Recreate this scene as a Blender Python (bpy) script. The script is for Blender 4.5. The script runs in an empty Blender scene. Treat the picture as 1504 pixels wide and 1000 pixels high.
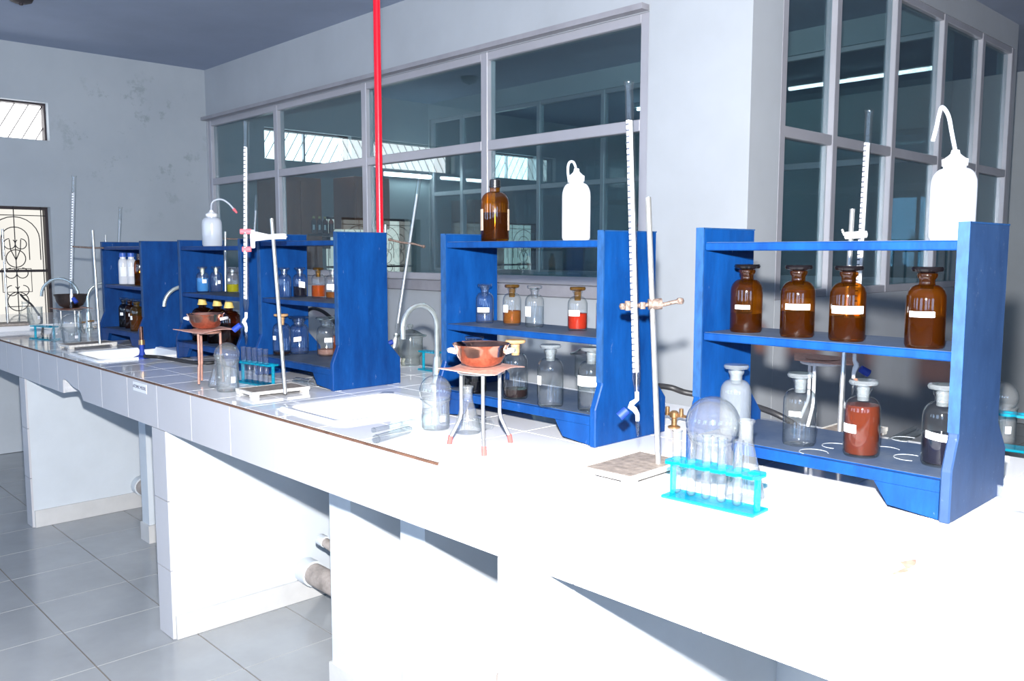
import bpy, bmesh, math, random
from math import sin, cos, pi, radians, sqrt
from mathutils import Vector, Matrix

random.seed(7)
S = bpy.context.scene
COL = S.collection

# ------------------------------------------------------------------ camera
CZ = 1.35                                   # eye height above the floor
F, YAW, PITCH, ROLL = 1264.6, radians(46.35), radians(5.845), radians(0.05)
FW = Vector((-sin(YAW)*cos(PITCH), cos(YAW)*cos(PITCH), -sin(PITCH)))
_r = Vector((cos(YAW), sin(YAW), 0)); _u = _r.cross(FW)
RT = _r*cos(ROLL) + _u*sin(ROLL); UP = _u*cos(ROLL) - _r*sin(ROLL)
EYE = Vector((0, 0, CZ))
cd = bpy.data.cameras.new('camera'); cam = bpy.data.objects.new('camera', cd); COL.objects.link(cam)
cd.sensor_width = 36; cd.lens = F/1504*36; cd.clip_start = .02
m = Matrix((RT, UP, -FW)).transposed().to_4x4(); m.translation = EYE
cam.matrix_world = m
S.camera = cam

# ------------------------------------------------------------------ world, flash, exposure
W = bpy.data.worlds.new('world'); S.world = W; W.use_nodes = True
W.node_tree.nodes['Background'].inputs[0].default_value = (.62, .78, 1, 1)
W.node_tree.nodes['Background'].inputs[1].default_value = 1.0
fl = bpy.data.lights.new('camera_flash', 'SPOT'); fl.energy = 780; fl.color = (1, .985, .965)
fl.spot_size = radians(104); fl.spot_blend = .6; fl.shadow_soft_size = .022
flo = bpy.data.objects.new('camera_flash', fl); COL.objects.link(flo)
flo.location = EYE + UP*.172 - RT*.01 + FW*.03
flo.rotation_euler = cam.matrix_world.to_euler()
VS = S.view_settings
VS.view_transform = 'Standard'; VS.look = 'None'; VS.exposure = 0.0; VS.gamma = 1; VS.use_curve_mapping = False
S.cycles.transparent_max_bounces = 32
S.cycles.max_bounces = 8
S.cycles.sample_clamp_indirect = 6
DAY = 6.4                                   # brightness of the unseen glowing panes added for ambient light
DAYC = (.52, .74, 1.08)

# ------------------------------------------------------------------ pixel helpers (a pixel gives a direction only)
def ray(x, y): return FW + RT*((x-752)/F) - UP*((y-500)/F)
def onz(x, y, z):
    d = ray(x, y); return EYE + d*((z-CZ)/d.z)
def onY(x, y, Y):
    d = ray(x, y); return EYE + d*(Y/d.y)
def onX(x, y, X):
    d = ray(x, y); return EYE + d*(X/d.x)
def dep(x, y, D): return EYE + ray(x, y)*D
def depth(p): return (Vector(p)-EYE).dot(FW)

# ------------------------------------------------------------------ materials
MATS = {}
def nt(name):
    m = bpy.data.materials.new(name); m.use_nodes = True
    t = m.node_tree; t.nodes.clear()
    o = t.nodes.new('ShaderNodeOutputMaterial'); MATS[name] = m
    return m, t, o
def nd(t, kind, **kw):
    n = t.nodes.new('ShaderNode'+kind)
    for k, v in kw.items():
        if isinstance(k, str) and hasattr(n, k): setattr(n, k, v)
    return n
def noise(t, scale, detail=4, rough=.6, vec=None, stretch=None):
    n = nd(t, 'TexNoise'); n.inputs['Scale'].default_value = scale
    n.inputs['Detail'].default_value = detail; n.inputs['Roughness'].default_value = rough
    g = nd(t, 'NewGeometry') if vec is None else None
    src = g.outputs['Position'] if g else vec
    if stretch:
        mp = nd(t, 'Mapping'); mp.inputs['Scale'].default_value = stretch
        t.links.new(src, mp.inputs[0]); src = mp.outputs[0]
    t.links.new(src, n.inputs['Vector']); return n.outputs['Fac']
def ramp(t, fac, stops):
    r = nd(t, 'ValToRGB'); e = r.color_ramp.elements
    while len(e) < len(stops): e.new(.5)
    for el, (p, c) in zip(e, stops):
        el.position = p; el.color = (*c, 1)
    t.links.new(fac, r.inputs[0]); return r.outputs[0]
def bsdf(t, o, rough=.5, metal=0, spec=.5):
    b = nd(t, 'BsdfPrincipled'); b.inputs['Roughness'].default_value = rough
    b.inputs['Metallic'].default_value = metal; b.inputs['Specular IOR Level'].default_value = spec
    t.links.new(b.outputs[0], o.inputs[0]); return b
def plain(name, c, rough=.5, metal=0, var=.12, scale=14, spec=.5, bump=0, stretch=None):
    m, t, o = nt(name); b = bsdf(t, o, rough, metal, spec)
    f = noise(t, scale, stretch=stretch)
    a = tuple(min(1, x*(1-var)) for x in c); d = tuple(min(1, x*(1+var)) for x in c)
    t.links.new(ramp(t, f, [(.3, a), (.7, d)]), b.inputs['Base Color'])
    if bump:
        bp = nd(t, 'Bump'); bp.inputs['Strength'].default_value = bump; bp.inputs['Distance'].default_value = .01
        t.links.new(f, bp.inputs['Height']); t.links.new(bp.outputs[0], b.inputs['Normal'])
    return m
def glass(name, tint, edge, body=(1, 1, 1), haze=.04, refl=.8, rough=.06, base=.05):
    """thin blown glass: clear seen straight on, darker and more mirror-like towards the rim (Fresnel)"""
    m, t, o = nt(name)
    lw = nd(t, 'LayerWeight'); lw.inputs[0].default_value = .5
    p = nd(t, 'Math', operation='POWER'); p.inputs[1].default_value = 2.2; t.links.new(lw.outputs['Facing'], p.inputs[0])
    q = nd(t, 'Math', operation='POWER'); q.inputs[1].default_value = 4.0; t.links.new(lw.outputs['Facing'], q.inputs[0])
    k = nd(t, 'Math', operation='MULTIPLY_ADD'); k.inputs[1].default_value = refl; k.inputs[2].default_value = base
    t.links.new(q.outputs[0], k.inputs[0])
    tr = nd(t, 'BsdfTransparent'); t.links.new(ramp(t, p.outputs[0], [(0, tint), (1, edge)]), tr.inputs[0])
    gl = nd(t, 'BsdfGlossy'); gl.inputs['Roughness'].default_value = rough; gl.inputs['Color'].default_value = (.95, .97, 1, 1)
    df = nd(t, 'BsdfDiffuse'); df.inputs[0].default_value = (*body, 1)
    m1 = nd(t, 'MixShader'); m1.inputs[0].default_value = haze  # diffuse share: own cloudiness, and a painted milky flash veil on clear glass
    t.links.new(tr.outputs[0], m1.inputs[1]); t.links.new(df.outputs[0], m1.inputs[2])
    m2 = nd(t, 'MixShader'); t.links.new(k.outputs[0], m2.inputs[0])
    t.links.new(m1.outputs[0], m2.inputs[1]); t.links.new(gl.outputs[0], m2.inputs[2])
    t.links.new(m2.outputs[0], o.inputs[0]); return m
def liquid(name, c, through, dens=.5, rough=.05):
    m, t, o = nt(name)
    tr = nd(t, 'BsdfTransparent'); tr.inputs[0].default_value = (*through, 1)
    b = nd(t, 'BsdfPrincipled'); b.inputs['Base Color'].default_value = (*c, 1); b.inputs['Roughness'].default_value = rough; b.inputs['Specular IOR Level'].default_value = .15
    mx = nd(t, 'MixShader'); mx.inputs[0].default_value = dens
    t.links.new(tr.outputs[0], mx.inputs[1]); t.links.new(b.outputs[0], mx.inputs[2]); t.links.new(mx.outputs[0], o.inputs[0])
    return m
def emit(name, c, s, tex=0):
    m, t, o = nt(name); e = nd(t, 'Emission'); e.inputs[1].default_value = s
    f = noise(t, 1.5, 2)
    t.links.new(ramp(t, f, [(.3, tuple(x*(1-tex) for x in c)), (.7, c)]), e.inputs[0])
    t.links.new(e.outputs[0], o.inputs[0]); return m

plain('wall', (.47, .495, .525), .85, var=.05, scale=2.5, spec=.2)
plain('wall_low', (.48, .50, .53), .85, var=.05, scale=2.5, spec=.2)
plain('ceiling', (.36, .41, .52), .9, var=.05, scale=3, spec=.1)
plain('plaster', (.62, .66, .70), .8, var=.04, scale=5, spec=.2)
plain('skirting', (.62, .61, .60), .25, var=.08, scale=6)
plain('floor_tile', (.375, .39, .405), .16, var=.09, scale=3.2)
plain('grout', (.24, .20, .16), .9, var=.3, scale=20)
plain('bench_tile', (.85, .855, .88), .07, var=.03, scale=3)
plain('bench_grout', (.62, .62, .64), .8, var=.2, scale=25)
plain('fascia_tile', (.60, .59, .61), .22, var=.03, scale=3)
plain('edge_line', (.16, .08, .05), .8, var=.4, scale=25)
plain('slab', (.40, .42, .43), .9, var=.1, scale=12)
plain('alu', (.52, .51, .55), .38, .3, var=.06, scale=4)
plain('sill', (.34, .33, .36), .5, var=.1, scale=10)
plain('ceramic', (.86, .87, .88), .12, var=.02, scale=4)
plain('red_paint', (.72, .006, .02), .3, var=.05, scale=6)
plain('steel', (.70, .69, .66), .3, .85, var=.12, scale=40)
plain('chrome', (.62, .68, .66), .2, .7, var=.15, scale=40)
plain('iron_base', (.30, .25, .21), .6, .1, var=.35, scale=60, bump=.2)
plain('base_edge', (.66, .63, .58), .6, 0, var=.2, scale=60)
plain('rust', (.20, .145, .12), .5, .4, var=.5, scale=160, bump=.4)
plain('brass', (.55, .33, .16), .3, .85, var=.3, scale=60)
plain('copper', (.78, .38, .26), .15, 1, var=.22, scale=35)
plain('copper_dull', (.48, .25, .19), .5, .4, var=.25, scale=50)
plain('gauze', (.52, .30, .25), .7, .2, var=.25, scale=90)
plain('bowl_dark', (.05, .035, .03), .4, .3, var=.3, scale=40)
plain('white_plastic', (.85, .85, .86), .35, var=.03)
plain('pink_rubber', (.75, .14, .17), .6, var=.1)
plain('red_rubber', (.72, .10, .09), .6, var=.1)
plain('blue_plastic', (.008, .04, .32), .6, var=.1)
plain('blue_lid', (.05, .14, .55), .4, var=.1)
plain('yellow_cap', (.75, .55, .16), .5, var=.08)
plain('black_plastic', (.012, .012, .014), .3, var=.2)
plain('black_glass', (.006, .005, .006), .08, var=.1, spec=.25)
plain('black_rubber', (.02, .02, .022), .5, var=.3, scale=30)
plain('label_paper', (.85, .85, .87), .6, var=.03, scale=40)
plain('old_label', (.62, .47, .36), .7, var=.1, scale=40)
plain('ink', (.05, .05, .10), .6)
plain('cork', (.55, .33, .16), .7, var=.3, scale=80)
plain('wood_brown', (.42, .12, .05), .5, var=.25, scale=8, stretch=(1, 1, .15))
plain('grey_blue_box', (.30, .36, .42), .6, var=.08)
plain('dark_metal', (.012, .011, .015), .5, var=.2)
plain('pvc', (.36, .31, .28), .6, var=.35, scale=22, bump=.3)
plain('frame_dark', (.035, .025, .03), .6, var=.2)
emit('daylight_fill', DAYC, DAY)
emit('frosted_pane', (1, .97, .90), 1.05, .10)
emit('vent_light', (1, 1, 1), 5)
emit('tube_light', (.92, 1, 1), 34)
glass('glass', (.975, .98, .975), (.36, .43, .43), haze=.005)
glass('glass_flask', (.95, .96, .96), (.38, .45, .46), haze=.045)
glass('glass_milky', (.80, .83, .84), (.42, .48, .50), (.7, .75, .78), haze=.13)
glass('glass_thick', (.93, .95, .92), (.30, .36, .31), haze=.02)
glass('amber', (.86, .47, .08), (.22, .04, .004), (.34, .10, .006), haze=.035, refl=.5)
glass('amber_dark', (.42, .13, .03), (.08, .015, .004), (.06, .015, .004), haze=.12, refl=.5)
glass('gold_glass', (.65, .45, .16), (.22, .12, .03), (.3, .18, .05), haze=.08, refl=.5)
glass('smoked', (.35, .36, .38), (.12, .12, .14), (.03, .03, .04), haze=.06, refl=.5)
glass('pane', (.70, .82, .84), (.55, .68, .72), (.4, .5, .55), haze=.02, refl=.85, rough=.004, base=.09)
glass('glass_tubing', (.95, .96, .97), (.30, .38, .42), haze=.02)
glass('plastic_clear', (.90, .92, .96), (.55, .6, .7), (.8, .85, .95), haze=.14, refl=.5, rough=.1)
glass('cyan', (.10, .80, .90), (.02, .45, .60), (.01, .50, .66), haze=.30, refl=.5, rough=.06)
glass('ldpe', (.93, .94, .97), (.80, .82, .86), (.88, .89, .92), haze=.72, refl=.25, rough=.2)
glass('ldpe_haze', (.93, .94, .97), (.80, .82, .86), (.76, .80, .86), haze=.50, refl=.25, rough=.2)
liquid('water', (.75, .80, .85), (.84, .88, .92), .02)
liquid('tan_water', (.55, .45, .36), (.85, .75, .62), .45)
liquid('orange_liq', (.40, .08, .004), (.85, .30, .02), .45)
liquid('amber_liq', (.24, .085, .008), (.75, .38, .06), .4)
liquid('red_liq', (.36, .02, .003), (.85, .12, .02), .6)
liquid('brown_red_liq', (.12, .018, .003), (.50, .13, .04), .6)
liquid('dark_liq', (.004, .004, .012), (.05, .03, .08), .97)
liquid('brown_liq', (.016, .006, .005), (.16, .06, .04), .6)
liquid('blue_liq', (.08, .35, .75), (.3, .65, .95), .55)
liquid('yellow_liq', (.45, .42, .01), (.75, .72, .06), .55)
liquid('pink_liq', (.45, .28, .24), (.8, .62, .55), .4)

def blue_paint():
    m, t, o = nt('blue_paint'); b = bsdf(t, o, .42, spec=.22)
    f = noise(t, 22, 6, .7, stretch=(1, 1, .25)); base = ramp(t, f, [(.3, (.0015, .028, .13)), (.7, (.0035, .056, .225))])
    s = noise(t, 70, 5, .75, stretch=(1, 1, .3)); w = ramp(t, s, [(.66, (0, 0, 0)), (.78, (.55, .55, .55))])
    mx = nd(t, 'MixRGB'); t.links.new(w, mx.inputs[0]); t.links.new(base, mx.inputs[1]); mx.inputs[2].default_value = (.32, .42, .60, 1)
    t.links.new(mx.outputs[0], b.inputs['Base Color'])
    bp = nd(t, 'Bump'); bp.inputs['Strength'].default_value = .15; bp.inputs['Distance'].default_value = .004
    t.links.new(s, bp.inputs['Height']); t.links.new(bp.outputs[0], b.inputs['Normal'])
blue_paint()
def dusty_blue():
    m, t, o = nt('dusty_blue'); b = bsdf(t, o, .6)
    f = noise(t, 9, 6, .7); t.links.new(ramp(t, f, [(.3, (.018, .045, .11)), (.52, (.045, .072, .13)), (.75, (.10, .125, .165))]), b.inputs['Base Color'])
dusty_blue()
plain('worn_edge', (.010, .056, .17), .5, var=.28, scale=90, stretch=(1, 1, .4))
def far_floor():
    m, t, o = nt('floor_joints'); b = bsdf(t, o, .2)
    g = nd(t, 'NewGeometry'); sp = nd(t, 'SeparateXYZ'); t.links.new(g.outputs['Position'], sp.inputs[0])
    base = ramp(t, noise(t, 3.2), [(.3, (.34, .355, .37)), (.7, (.41, .425, .44))]); last = base
    for ax, off in (('X', 6.675), ('Y', -.877)):
        a = nd(t, 'Math', operation='ADD'); a.inputs[1].default_value = off+34.43; t.links.new(sp.outputs[ax], a.inputs[0])
        d = nd(t, 'Math', operation='DIVIDE'); d.inputs[1].default_value = .3443; t.links.new(a.outputs[0], d.inputs[0])
        f = nd(t, 'Math', operation='FRACT'); t.links.new(d.outputs[0], f.inputs[0])
        c = nd(t, 'Math', operation='SUBTRACT'); c.inputs[1].default_value = .5; t.links.new(f.outputs[0], c.inputs[0])
        e = nd(t, 'Math', operation='ABSOLUTE'); t.links.new(c.outputs[0], e.inputs[0])
        h = nd(t, 'Math', operation='GREATER_THAN'); h.inputs[1].default_value = .4925; t.links.new(e.outputs[0], h.inputs[0])
        mx = nd(t, 'MixRGB'); t.links.new(h.outputs[0], mx.inputs[0]); t.links.new(last, mx.inputs[1]); mx.inputs[2].default_value = (.24, .20, .16, 1); last = mx.outputs[0]
    t.links.new(last, b.inputs['Base Color'])
far_floor()
def stained_wall():
    m, t, o = nt('stained_wall'); b = bsdf(t, o, .85, spec=.2)
    base = ramp(t, noise(t, 2.2, 4), [(.3, (.43, .47, .51)), (.7, (.48, .52, .555))])
    g = nd(t, 'NewGeometry'); d = nd(t, 'VectorMath', operation='DISTANCE'); d.inputs[1].default_value = (-6.6, 2.45, 2.15)
    t.links.new(g.outputs['Position'], d.inputs[0])
    near = ramp(t, d.outputs['Value'], [(.35, (1, 1, 1)), (.62, (0, 0, 0))])
    sp = ramp(t, noise(t, 5.5, 8, .72), [(.57, (0, 0, 0)), (.64, (.75, .75, .75))])
    mu = nd(t, 'MixRGB', blend_type='MULTIPLY'); mu.inputs[0].default_value = 1; t.links.new(near, mu.inputs[1]); t.links.new(sp, mu.inputs[2])
    mx = nd(t, 'MixRGB'); t.links.new(mu.outputs[0], mx.inputs[0]); t.links.new(base, mx.inputs[1]); mx.inputs[2].default_value = (.30, .34, .36, 1)
    t.links.new(mx.outputs[0], b.inputs['Base Color'])
stained_wall()
def tick_mat():
    m, t, o = nt('burette_scale'); b = bsdf(t, o, .35)
    tc = nd(t, 'TexCoord'); sp = nd(t, 'SeparateXYZ'); t.links.new(tc.outputs['Object'], sp.inputs[0])
    a = nd(t, 'Math', operation='MULTIPLY'); a.inputs[1].default_value = 1/.0125; t.links.new(sp.outputs['Z'], a.inputs[0])
    f = nd(t, 'Math', operation='FRACT'); t.links.new(a.outputs[0], f.inputs[0])
    l = nd(t, 'Math', operation='LESS_THAN'); l.inputs[1].default_value = .30; t.links.new(f.outputs[0], l.inputs[0])
    mx = nd(t, 'MixRGB'); mx.inputs[1].default_value = (.82, .83, .85, 1); mx.inputs[2].default_value = (.06, .07, .10, 1)
    t.links.new(l.outputs[0], mx.inputs[0]); t.links.new(mx.outputs[0], b.inputs['Base Color'])
tick_mat()

# ------------------------------------------------------------------ mesh builders
class MB:
    def __init__(s): s.v = []; s.f = []
    def add(s, v, f):
        n = len(s.v); s.v += [tuple(p) for p in v]; s.f += [tuple(i+n for i in q) for q in f]; return s
    def box(s, x0, x1, y0, y1, z0, z1):
        v = [(x, y, z) for x in (x0, x1) for y in (y0, y1) for z in (z0, z1)]
        return s.add(v, [(0, 1, 3, 2), (4, 6, 7, 5), (0, 4, 5, 1), (2, 3, 7, 6), (0, 2, 6, 4), (1, 5, 7, 3)])
    def lathe(s, prof, n=24, at=(0, 0, 0), cap=True):
        V = []; Fc = []
        for r, z in prof:
            for i in range(n):
                a = 2*pi*i/n; V.append((at[0]+r*cos(a), at[1]+r*sin(a), at[2]+z))
        for j in range(len(prof)-1):
            for i in range(n):
                k = (i+1) % n; Fc.append((j*n+i, j*n+k, (j+1)*n+k, (j+1)*n+i))
        if cap:
            if prof[0][0] > 1e-5: Fc.append(tuple(range(n))[::-1])
            if prof[-1][0] > 1e-5: Fc.append(tuple((len(prof)-1)*n+i for i in range(n)))
        return s.add(V, Fc)
    def tube(s, pts, r, n=10, closed=False):
        pts = [Vector(p) for p in pts]; N = len(pts); V = []; Fc = []
        rr = r if isinstance(r, (list, tuple)) else [r]*N
        prev = None
        for i, p in enumerate(pts):
            if closed: t = (pts[(i+1) % N]-pts[i-1])
            else: t = pts[min(i+1, N-1)]-pts[max(i-1, 0)]
            t.normalize()
            if prev is None:
                a = Vector((0, 0, 1)) if abs(t.z) < .9 else Vector((1, 0, 0)); u = t.cross(a).normalized()
            else:
                u = (prev - t*prev.dot(t)).normalized()
            prev = u; w = t.cross(u)
            for k in range(n):
                a = 2*pi*k/n; V.append(p+(u*cos(a)+w*sin(a))*rr[i])
        M = N if closed else N-1
        for i in range(M):
            j = (i+1) % N
            for k in range(n):
                l = (k+1) % n; Fc.append((i*n+k, i*n+l, j*n+l, j*n+k))
        if not closed:
            Fc.append(tuple(range(n))[::-1]); Fc.append(tuple((N-1)*n+k for k in range(n)))
        return s.add(V, Fc)
    def prism(s, poly, a0, a1, axis):
        """poly in the two other axes, extruded along axis from a0 to a1"""
        def mk(p, a):
            return {'x': (a, p[0], p[1]), 'y': (p[0], a, p[1]), 'z': (p[0], p[1], a)}[axis]
        n = len(poly); V = [mk(p, a0) for p in poly]+[mk(p, a1) for p in poly]
        Fc = [tuple(range(n))[::-1], tuple(range(n, 2*n))]+[(i, (i+1) % n, n+(i+1) % n, n+i) for i in range(n)]
        return s.add(V, Fc)
    def mesh(s, name, mat, smooth=True, bevel=0):
        me = bpy.data.meshes.new(name); me.from_pydata(s.v, [], s.f)
        bm = bmesh.new(); bm.from_mesh(me)
        bmesh.ops.remove_doubles(bm, verts=bm.verts, dist=1e-6)
        bmesh.ops.recalc_face_normals(bm, faces=bm.faces)
        if bevel: bmesh.ops.bevel(bm, geom=list(bm.edges), offset=bevel, segments=1, affect='EDGES', profile=.5)
        for f in bm.faces: f.smooth = smooth
        if smooth:
            for e in bm.edges:
                if len(e.link_faces) == 2 and e.calc_face_angle(0) > radians(38): e.smooth = False
        bm.to_mesh(me); bm.free()
        me.materials.append(MATS[mat]); return me
    def obj(s, name, mat, parent=None, loc=None, smooth=True, bevel=0):
        return place(s.mesh(name, mat, smooth, bevel), name, parent, loc)
def place(me, name, parent=None, loc=None):
    o = bpy.data.objects.new(name, me); COL.objects.link(o)
    if parent: o.parent = parent
    if loc is not None: o.location = loc
    return o
def thing(name, label, cat, loc=(0, 0, 0), rz=0, group=None):
    o = bpy.data.objects.new(name, None); COL.objects.link(o); o.empty_display_size = .05
    o.location = loc; o.rotation_euler = (0, 0, rz); return tag(o, label, cat, group)
def tag(o, label, cat, group=None):
    o['label'] = label; o['category'] = cat
    if group: o['group'] = group
    return o
def struct(o, label=None):
    o['kind'] = 'structure'
    if label: o['label'] = label
    return o
def sroot(name, label=None):
    o = bpy.data.objects.new(name, None); COL.objects.link(o); return struct(o, label)
def arc(cx, cy, r, a0, a1, n=12):
    return [(cx+r*cos(radians(a0+(a1-a0)*i/n)), cy+r*sin(radians(a0+(a1-a0)*i/n))) for i in range(n+1)]
def bez(p0, p1, p2, p3, n=14):
    P = [Vector(p) for p in (p0, p1, p2, p3)]; out = []
    for i in range(n+1):
        t = i/n; out.append(P[0]*(1-t)**3+P[1]*3*t*(1-t)**2+P[2]*3*t*t*(1-t)+P[3]*t**3)
    return out
def spline(pts, n=6):
    P = [Vector(p) for p in pts]; out = []
    for i in range(len(P)-1):
        a = P[max(i-1, 0)]; b = P[i]; c = P[i+1]; d = P[min(i+2, len(P)-1)]
        for k in range(n):
            t = k/n; out.append(.5*((2*b)+(c-a)*t+(2*a-5*b+4*c-d)*t*t+(3*b-a-3*c+d)*t**3))
    return out+[P[-1]]
def rect_minus(r, holes):
    out = [r]
    for h in holes:
        nx = []
        for (a0, a1, b0, b1) in out:
            h0, h1, k0, k1 = max(a0, h[0]), min(a1, h[1]), max(b0, h[2]), min(b1, h[3])
            if h0 >= h1 or k0 >= k1: nx.append((a0, a1, b0, b1)); continue
            if a0 < h0: nx.append((a0, h0, b0, b1))
            if h1 < a1: nx.append((h1, a1, b0, b1))
            if b0 < k0: nx.append((h0, h1, b0, k0))
            if k1 < b1: nx.append((h0, h1, k1, b1))
        out = nx
    return [q for q in out if q[1]-q[0] > .004 and q[3]-q[2] > .004]

# ================================================================== THE ROOM
XE, YW, CE, XP = -6.6, 3.0, 2.75, -1.81       # end wall, window wall, ceiling, side partition
YF, XR, YB = -2.4, 3.2, 7.6                   # walls behind the camera, to the right, at the far back
floor = struct(MB().box(XE-.2, XR+.2, YF-.2, YB+.2, -.12, -.003).obj('floor', 'floor_joints', smooth=False), 'pale floor of large square tiles with brown joints')
T = .3443
fm = MB().box(.0025, T-.0025, .0025, T-.0025, -.006, 0).mesh('tile', 'floor_tile', False)
for i in range(-3, 15):
    for j in range(-2, 6):
        x0 = -6.675+i*T+.35*T*0; y0 = .877+j*T
        if x0 < XE+.0 or x0 > -1.5: continue
        place(fm, 'tile', floor, (x0, y0, 0))
struct(MB().box(XE-.2, XR+.2, YF-.2, YB+.2, CE, CE+.15).obj('ceiling', 'ceiling', smooth=False), 'flat blue-grey painted ceiling')

def holed_wall(name, axis, a, th, rng, holes, mat, label=None):
    b = MB()
    for (p0, p1, q0, q1) in rect_minus(rng, holes):
        if axis == 'x': b.box(a, a+th, p0, p1, q0, q1)
        else: b.box(p0, p1, a, a+th, q0, q1)
    return struct(b.obj(name, mat, smooth=False), label)
VENTS = [(.55, 1.873), (3.49, 4.33), (5.96, 6.66)]
VZ = (2.115, 2.372)
GRILLS = [(.98, 1.855), (4.05, 4.95), (5.92, 6.72)]
GZ = (.875, 1.66)
holed_wall('wall_left', 'x', XE-.2, .2, (YF-.2, YB+.2, 0, CE), [(a, b, *VZ) for a, b in VENTS]+[(a, b, *GZ) for a, b in GRILLS], 'stained_wall', 'pale blue-grey end wall with dark damp stains')
struct(MB().box(XE, XE+.012, YF, 2.99, 0, .10).obj('baseboard_left', 'skirting', smooth=False))

WX = (-6.585, -2.31); WZ = (1.195, 2.36)      # long window in the partition
holed_wall('wall_back', 'y', YW, .14, (XE, -2.295, 0, CE), [(*WX, *WZ)], 'wall', 'white partition wall around the long aluminium window')
struct(MB().box(-2.295, XP, YW-.012, YW+.212, 0, CE).obj('pillar', 'wall', smooth=False), 'square white plastered pillar at the partition corner')
struct(MB().box(WX[0], WX[1], YW-.035, YW+.14, 1.138, 1.195).obj('trim_1', 'sill', smooth=False, bevel=.004), 'grey stone sill under the long window')
struct(MB().box(WX[0], WX[1], YW-.05, YW+.0, 2.362, 2.386).obj('trim_2', 'sill', smooth=False), 'thin grey ledge over the long window')

def glazed(name, axis, a, lines, zs, w=.045, d=.06, label=None, mats=('alu', 'pane')):
    """aluminium frame: vertical lines, horizontal rails, one pane per bay; each its own part"""
    r = sroot(name, label)
    def bx(p0, p1, z0, z1, da, db, nm, mat):
        b = MB()
        b.box(p0, p1, a+da, a+db, z0, z1) if axis == 'y' else b.box(a+da, a+db, p0, p1, z0, z1)
        return b.obj(nm, mat, r, smooth=False, bevel=.003 if nm != 'pane' else 0)
    for i, p in enumerate(lines):
        bx(p-w/2, p+w/2, zs[0], zs[-1], 0, d, 'mullion', mats[0])
    for j, z in enumerate(zs):
        for i in range(len(lines)-1):
            bx(lines[i]+w/2, lines[i+1]-w/2, z-w*.5 if j else z, z+w*.5 if j < len(zs)-1 else z, .003, d-.003, 'rail', mats[0]) if 0 < j < len(zs)-1 else \
                bx(lines[i]+w/2, lines[i+1]-w/2, z if j == 0 else z-w*.8, z+w*.8 if j == 0 else z, .003, d-.003, 'rail', mats[0])
    for j in range(len(zs)-1):
        for i in range(len(lines)-1):
            z0 = zs[j]+(w*.8 if j == 0 else w*.5); z1 = zs[j+1]-(w*.8 if j == len(zs)-2 else w*.5)
            bx(lines[i]+w/2, lines[i+1]-w/2, z0, z1, d*.45, d*.45+.005, 'pane', mats[1])
    return r
glazed('window_1', 'y', YW+.005, [-6.562, -5.525, -4.447, -3.36, -2.333], [WZ[0], 1.895, WZ[1]], .05, .06, 'long aluminium-framed window in eight panes')

# side partition running away from the pillar
YS = [3.235, 3.69, 4.30, 4.89, 5.47, 5.985]
holed_wall('wall_side', 'x', XP-.10, .10, (YW+.212, 6.05, 0, CE), [(YS[0]-.02, YS[-1]+.02, 1.155, 2.60)], 'wall_low', 'low white partition wall behind the bench')
glazed('window_2', 'x', XP-.055, YS, [1.155, 1.84, 2.60], .045, .055, 'tall aluminium-framed partition window beside the pillar')
# second glazed partition in the next room
holed_wall('wall_inner', 'y', 5.19, .1, (XE, XP-.1, 0, CE), [(-6.58, -1.95, 1.17, 2.60)], 'wall', 'inner partition of the next room')
glazed('window_3', 'y', 5.20, [-6.55, -6.13, -5.14, -4.44, -3.4, -2.6, -1.97], [1.17, 1.90, 2.60], .04, .05, 'inner glazed partition of the next room')
# rest of the room, out of view, with glowing windows added for ambient light
FILL_WIN = [(-5.6, -4.5), (-3.6, -2.5), (-1.6, -.5), (.4, 1.5), (1.9, 2.9)]
holed_wall('wall_front', 'y', YF-.2, .2, (XE, XR, 0, CE), [(a, b, .95, 2.15) for a, b in FILL_WIN], 'wall')
holed_wall('wall_right', 'x', XR, .2, (YF-.2, YB+.2, 0, CE), [(-1.6, -.2, .95, 2.1)], 'wall')
struct(MB().box(XE, XR, YB, YB+.2, 0, CE).obj('wall_far', 'wall', smooth=False))
n = 4
for a, b in FILL_WIN:
    r = sroot('window_%d' % n); n += 1
    MB().box(a, b, YF-.14, YF-.12, .95, 2.15).obj('pane', 'daylight_fill', r, smooth=False)
    for x in (a+.02, (a+b)/2, b-.02): MB().box(x-.02, x+.02, YF-.11, YF-.07, .95, 2.15).obj('mullion', 'frame_dark', r, smooth=False)
r = sroot('window_%d' % n); n += 1
MB().box(XR+.12, XR+.14, -1.6, -.2, .95, 2.1).obj('pane', 'daylight_fill', r, smooth=False)

def vent(a, b):
    global n
    r = sroot('window_%d' % n, 'ventilator window with slanting bars near the ceiling'); n += 1
    z0, z1 = VZ
    MB().box(XE-.15, XE-.14, a, b, z0, z1).obj('pane', 'vent_light', r, smooth=False)
    f = MB()
    for (p0, p1, q0, q1) in rect_minus((a, b, z0, z1), [(a+.012, b-.012, z0+.008, z1-.012)]): f.box(XE-.13, XE-.06, p0, p1, q0, q1)
    f.obj('frame', 'frame_dark', r, smooth=False)
    if b-a < 1: MB().box(XE-.12, XE-.09, (a+b)/2-.008, (a+b)/2+.008, z0, z1).obj('mullion', 'alu', r, smooth=False)
    y = a-.12
    while y < b-.02:
        p = Vector((XE-.1, y, z0)); q = Vector((XE-.1, y+.15, z1)); t0 = 0; t1 = 1
        if p.y < a+.01: t0 = (a+.01-p.y)/.15
        if q.y > b-.01: t1 = (b-.01-p.y)/.15
        if t1 > t0+.1: MB().tube([p.lerp(q, t0), p.lerp(q, t1)], .0035, 6).obj('bar', 'frame_dark', r)
        y += .086
for a, b in VENTS: vent(a, b)

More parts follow.
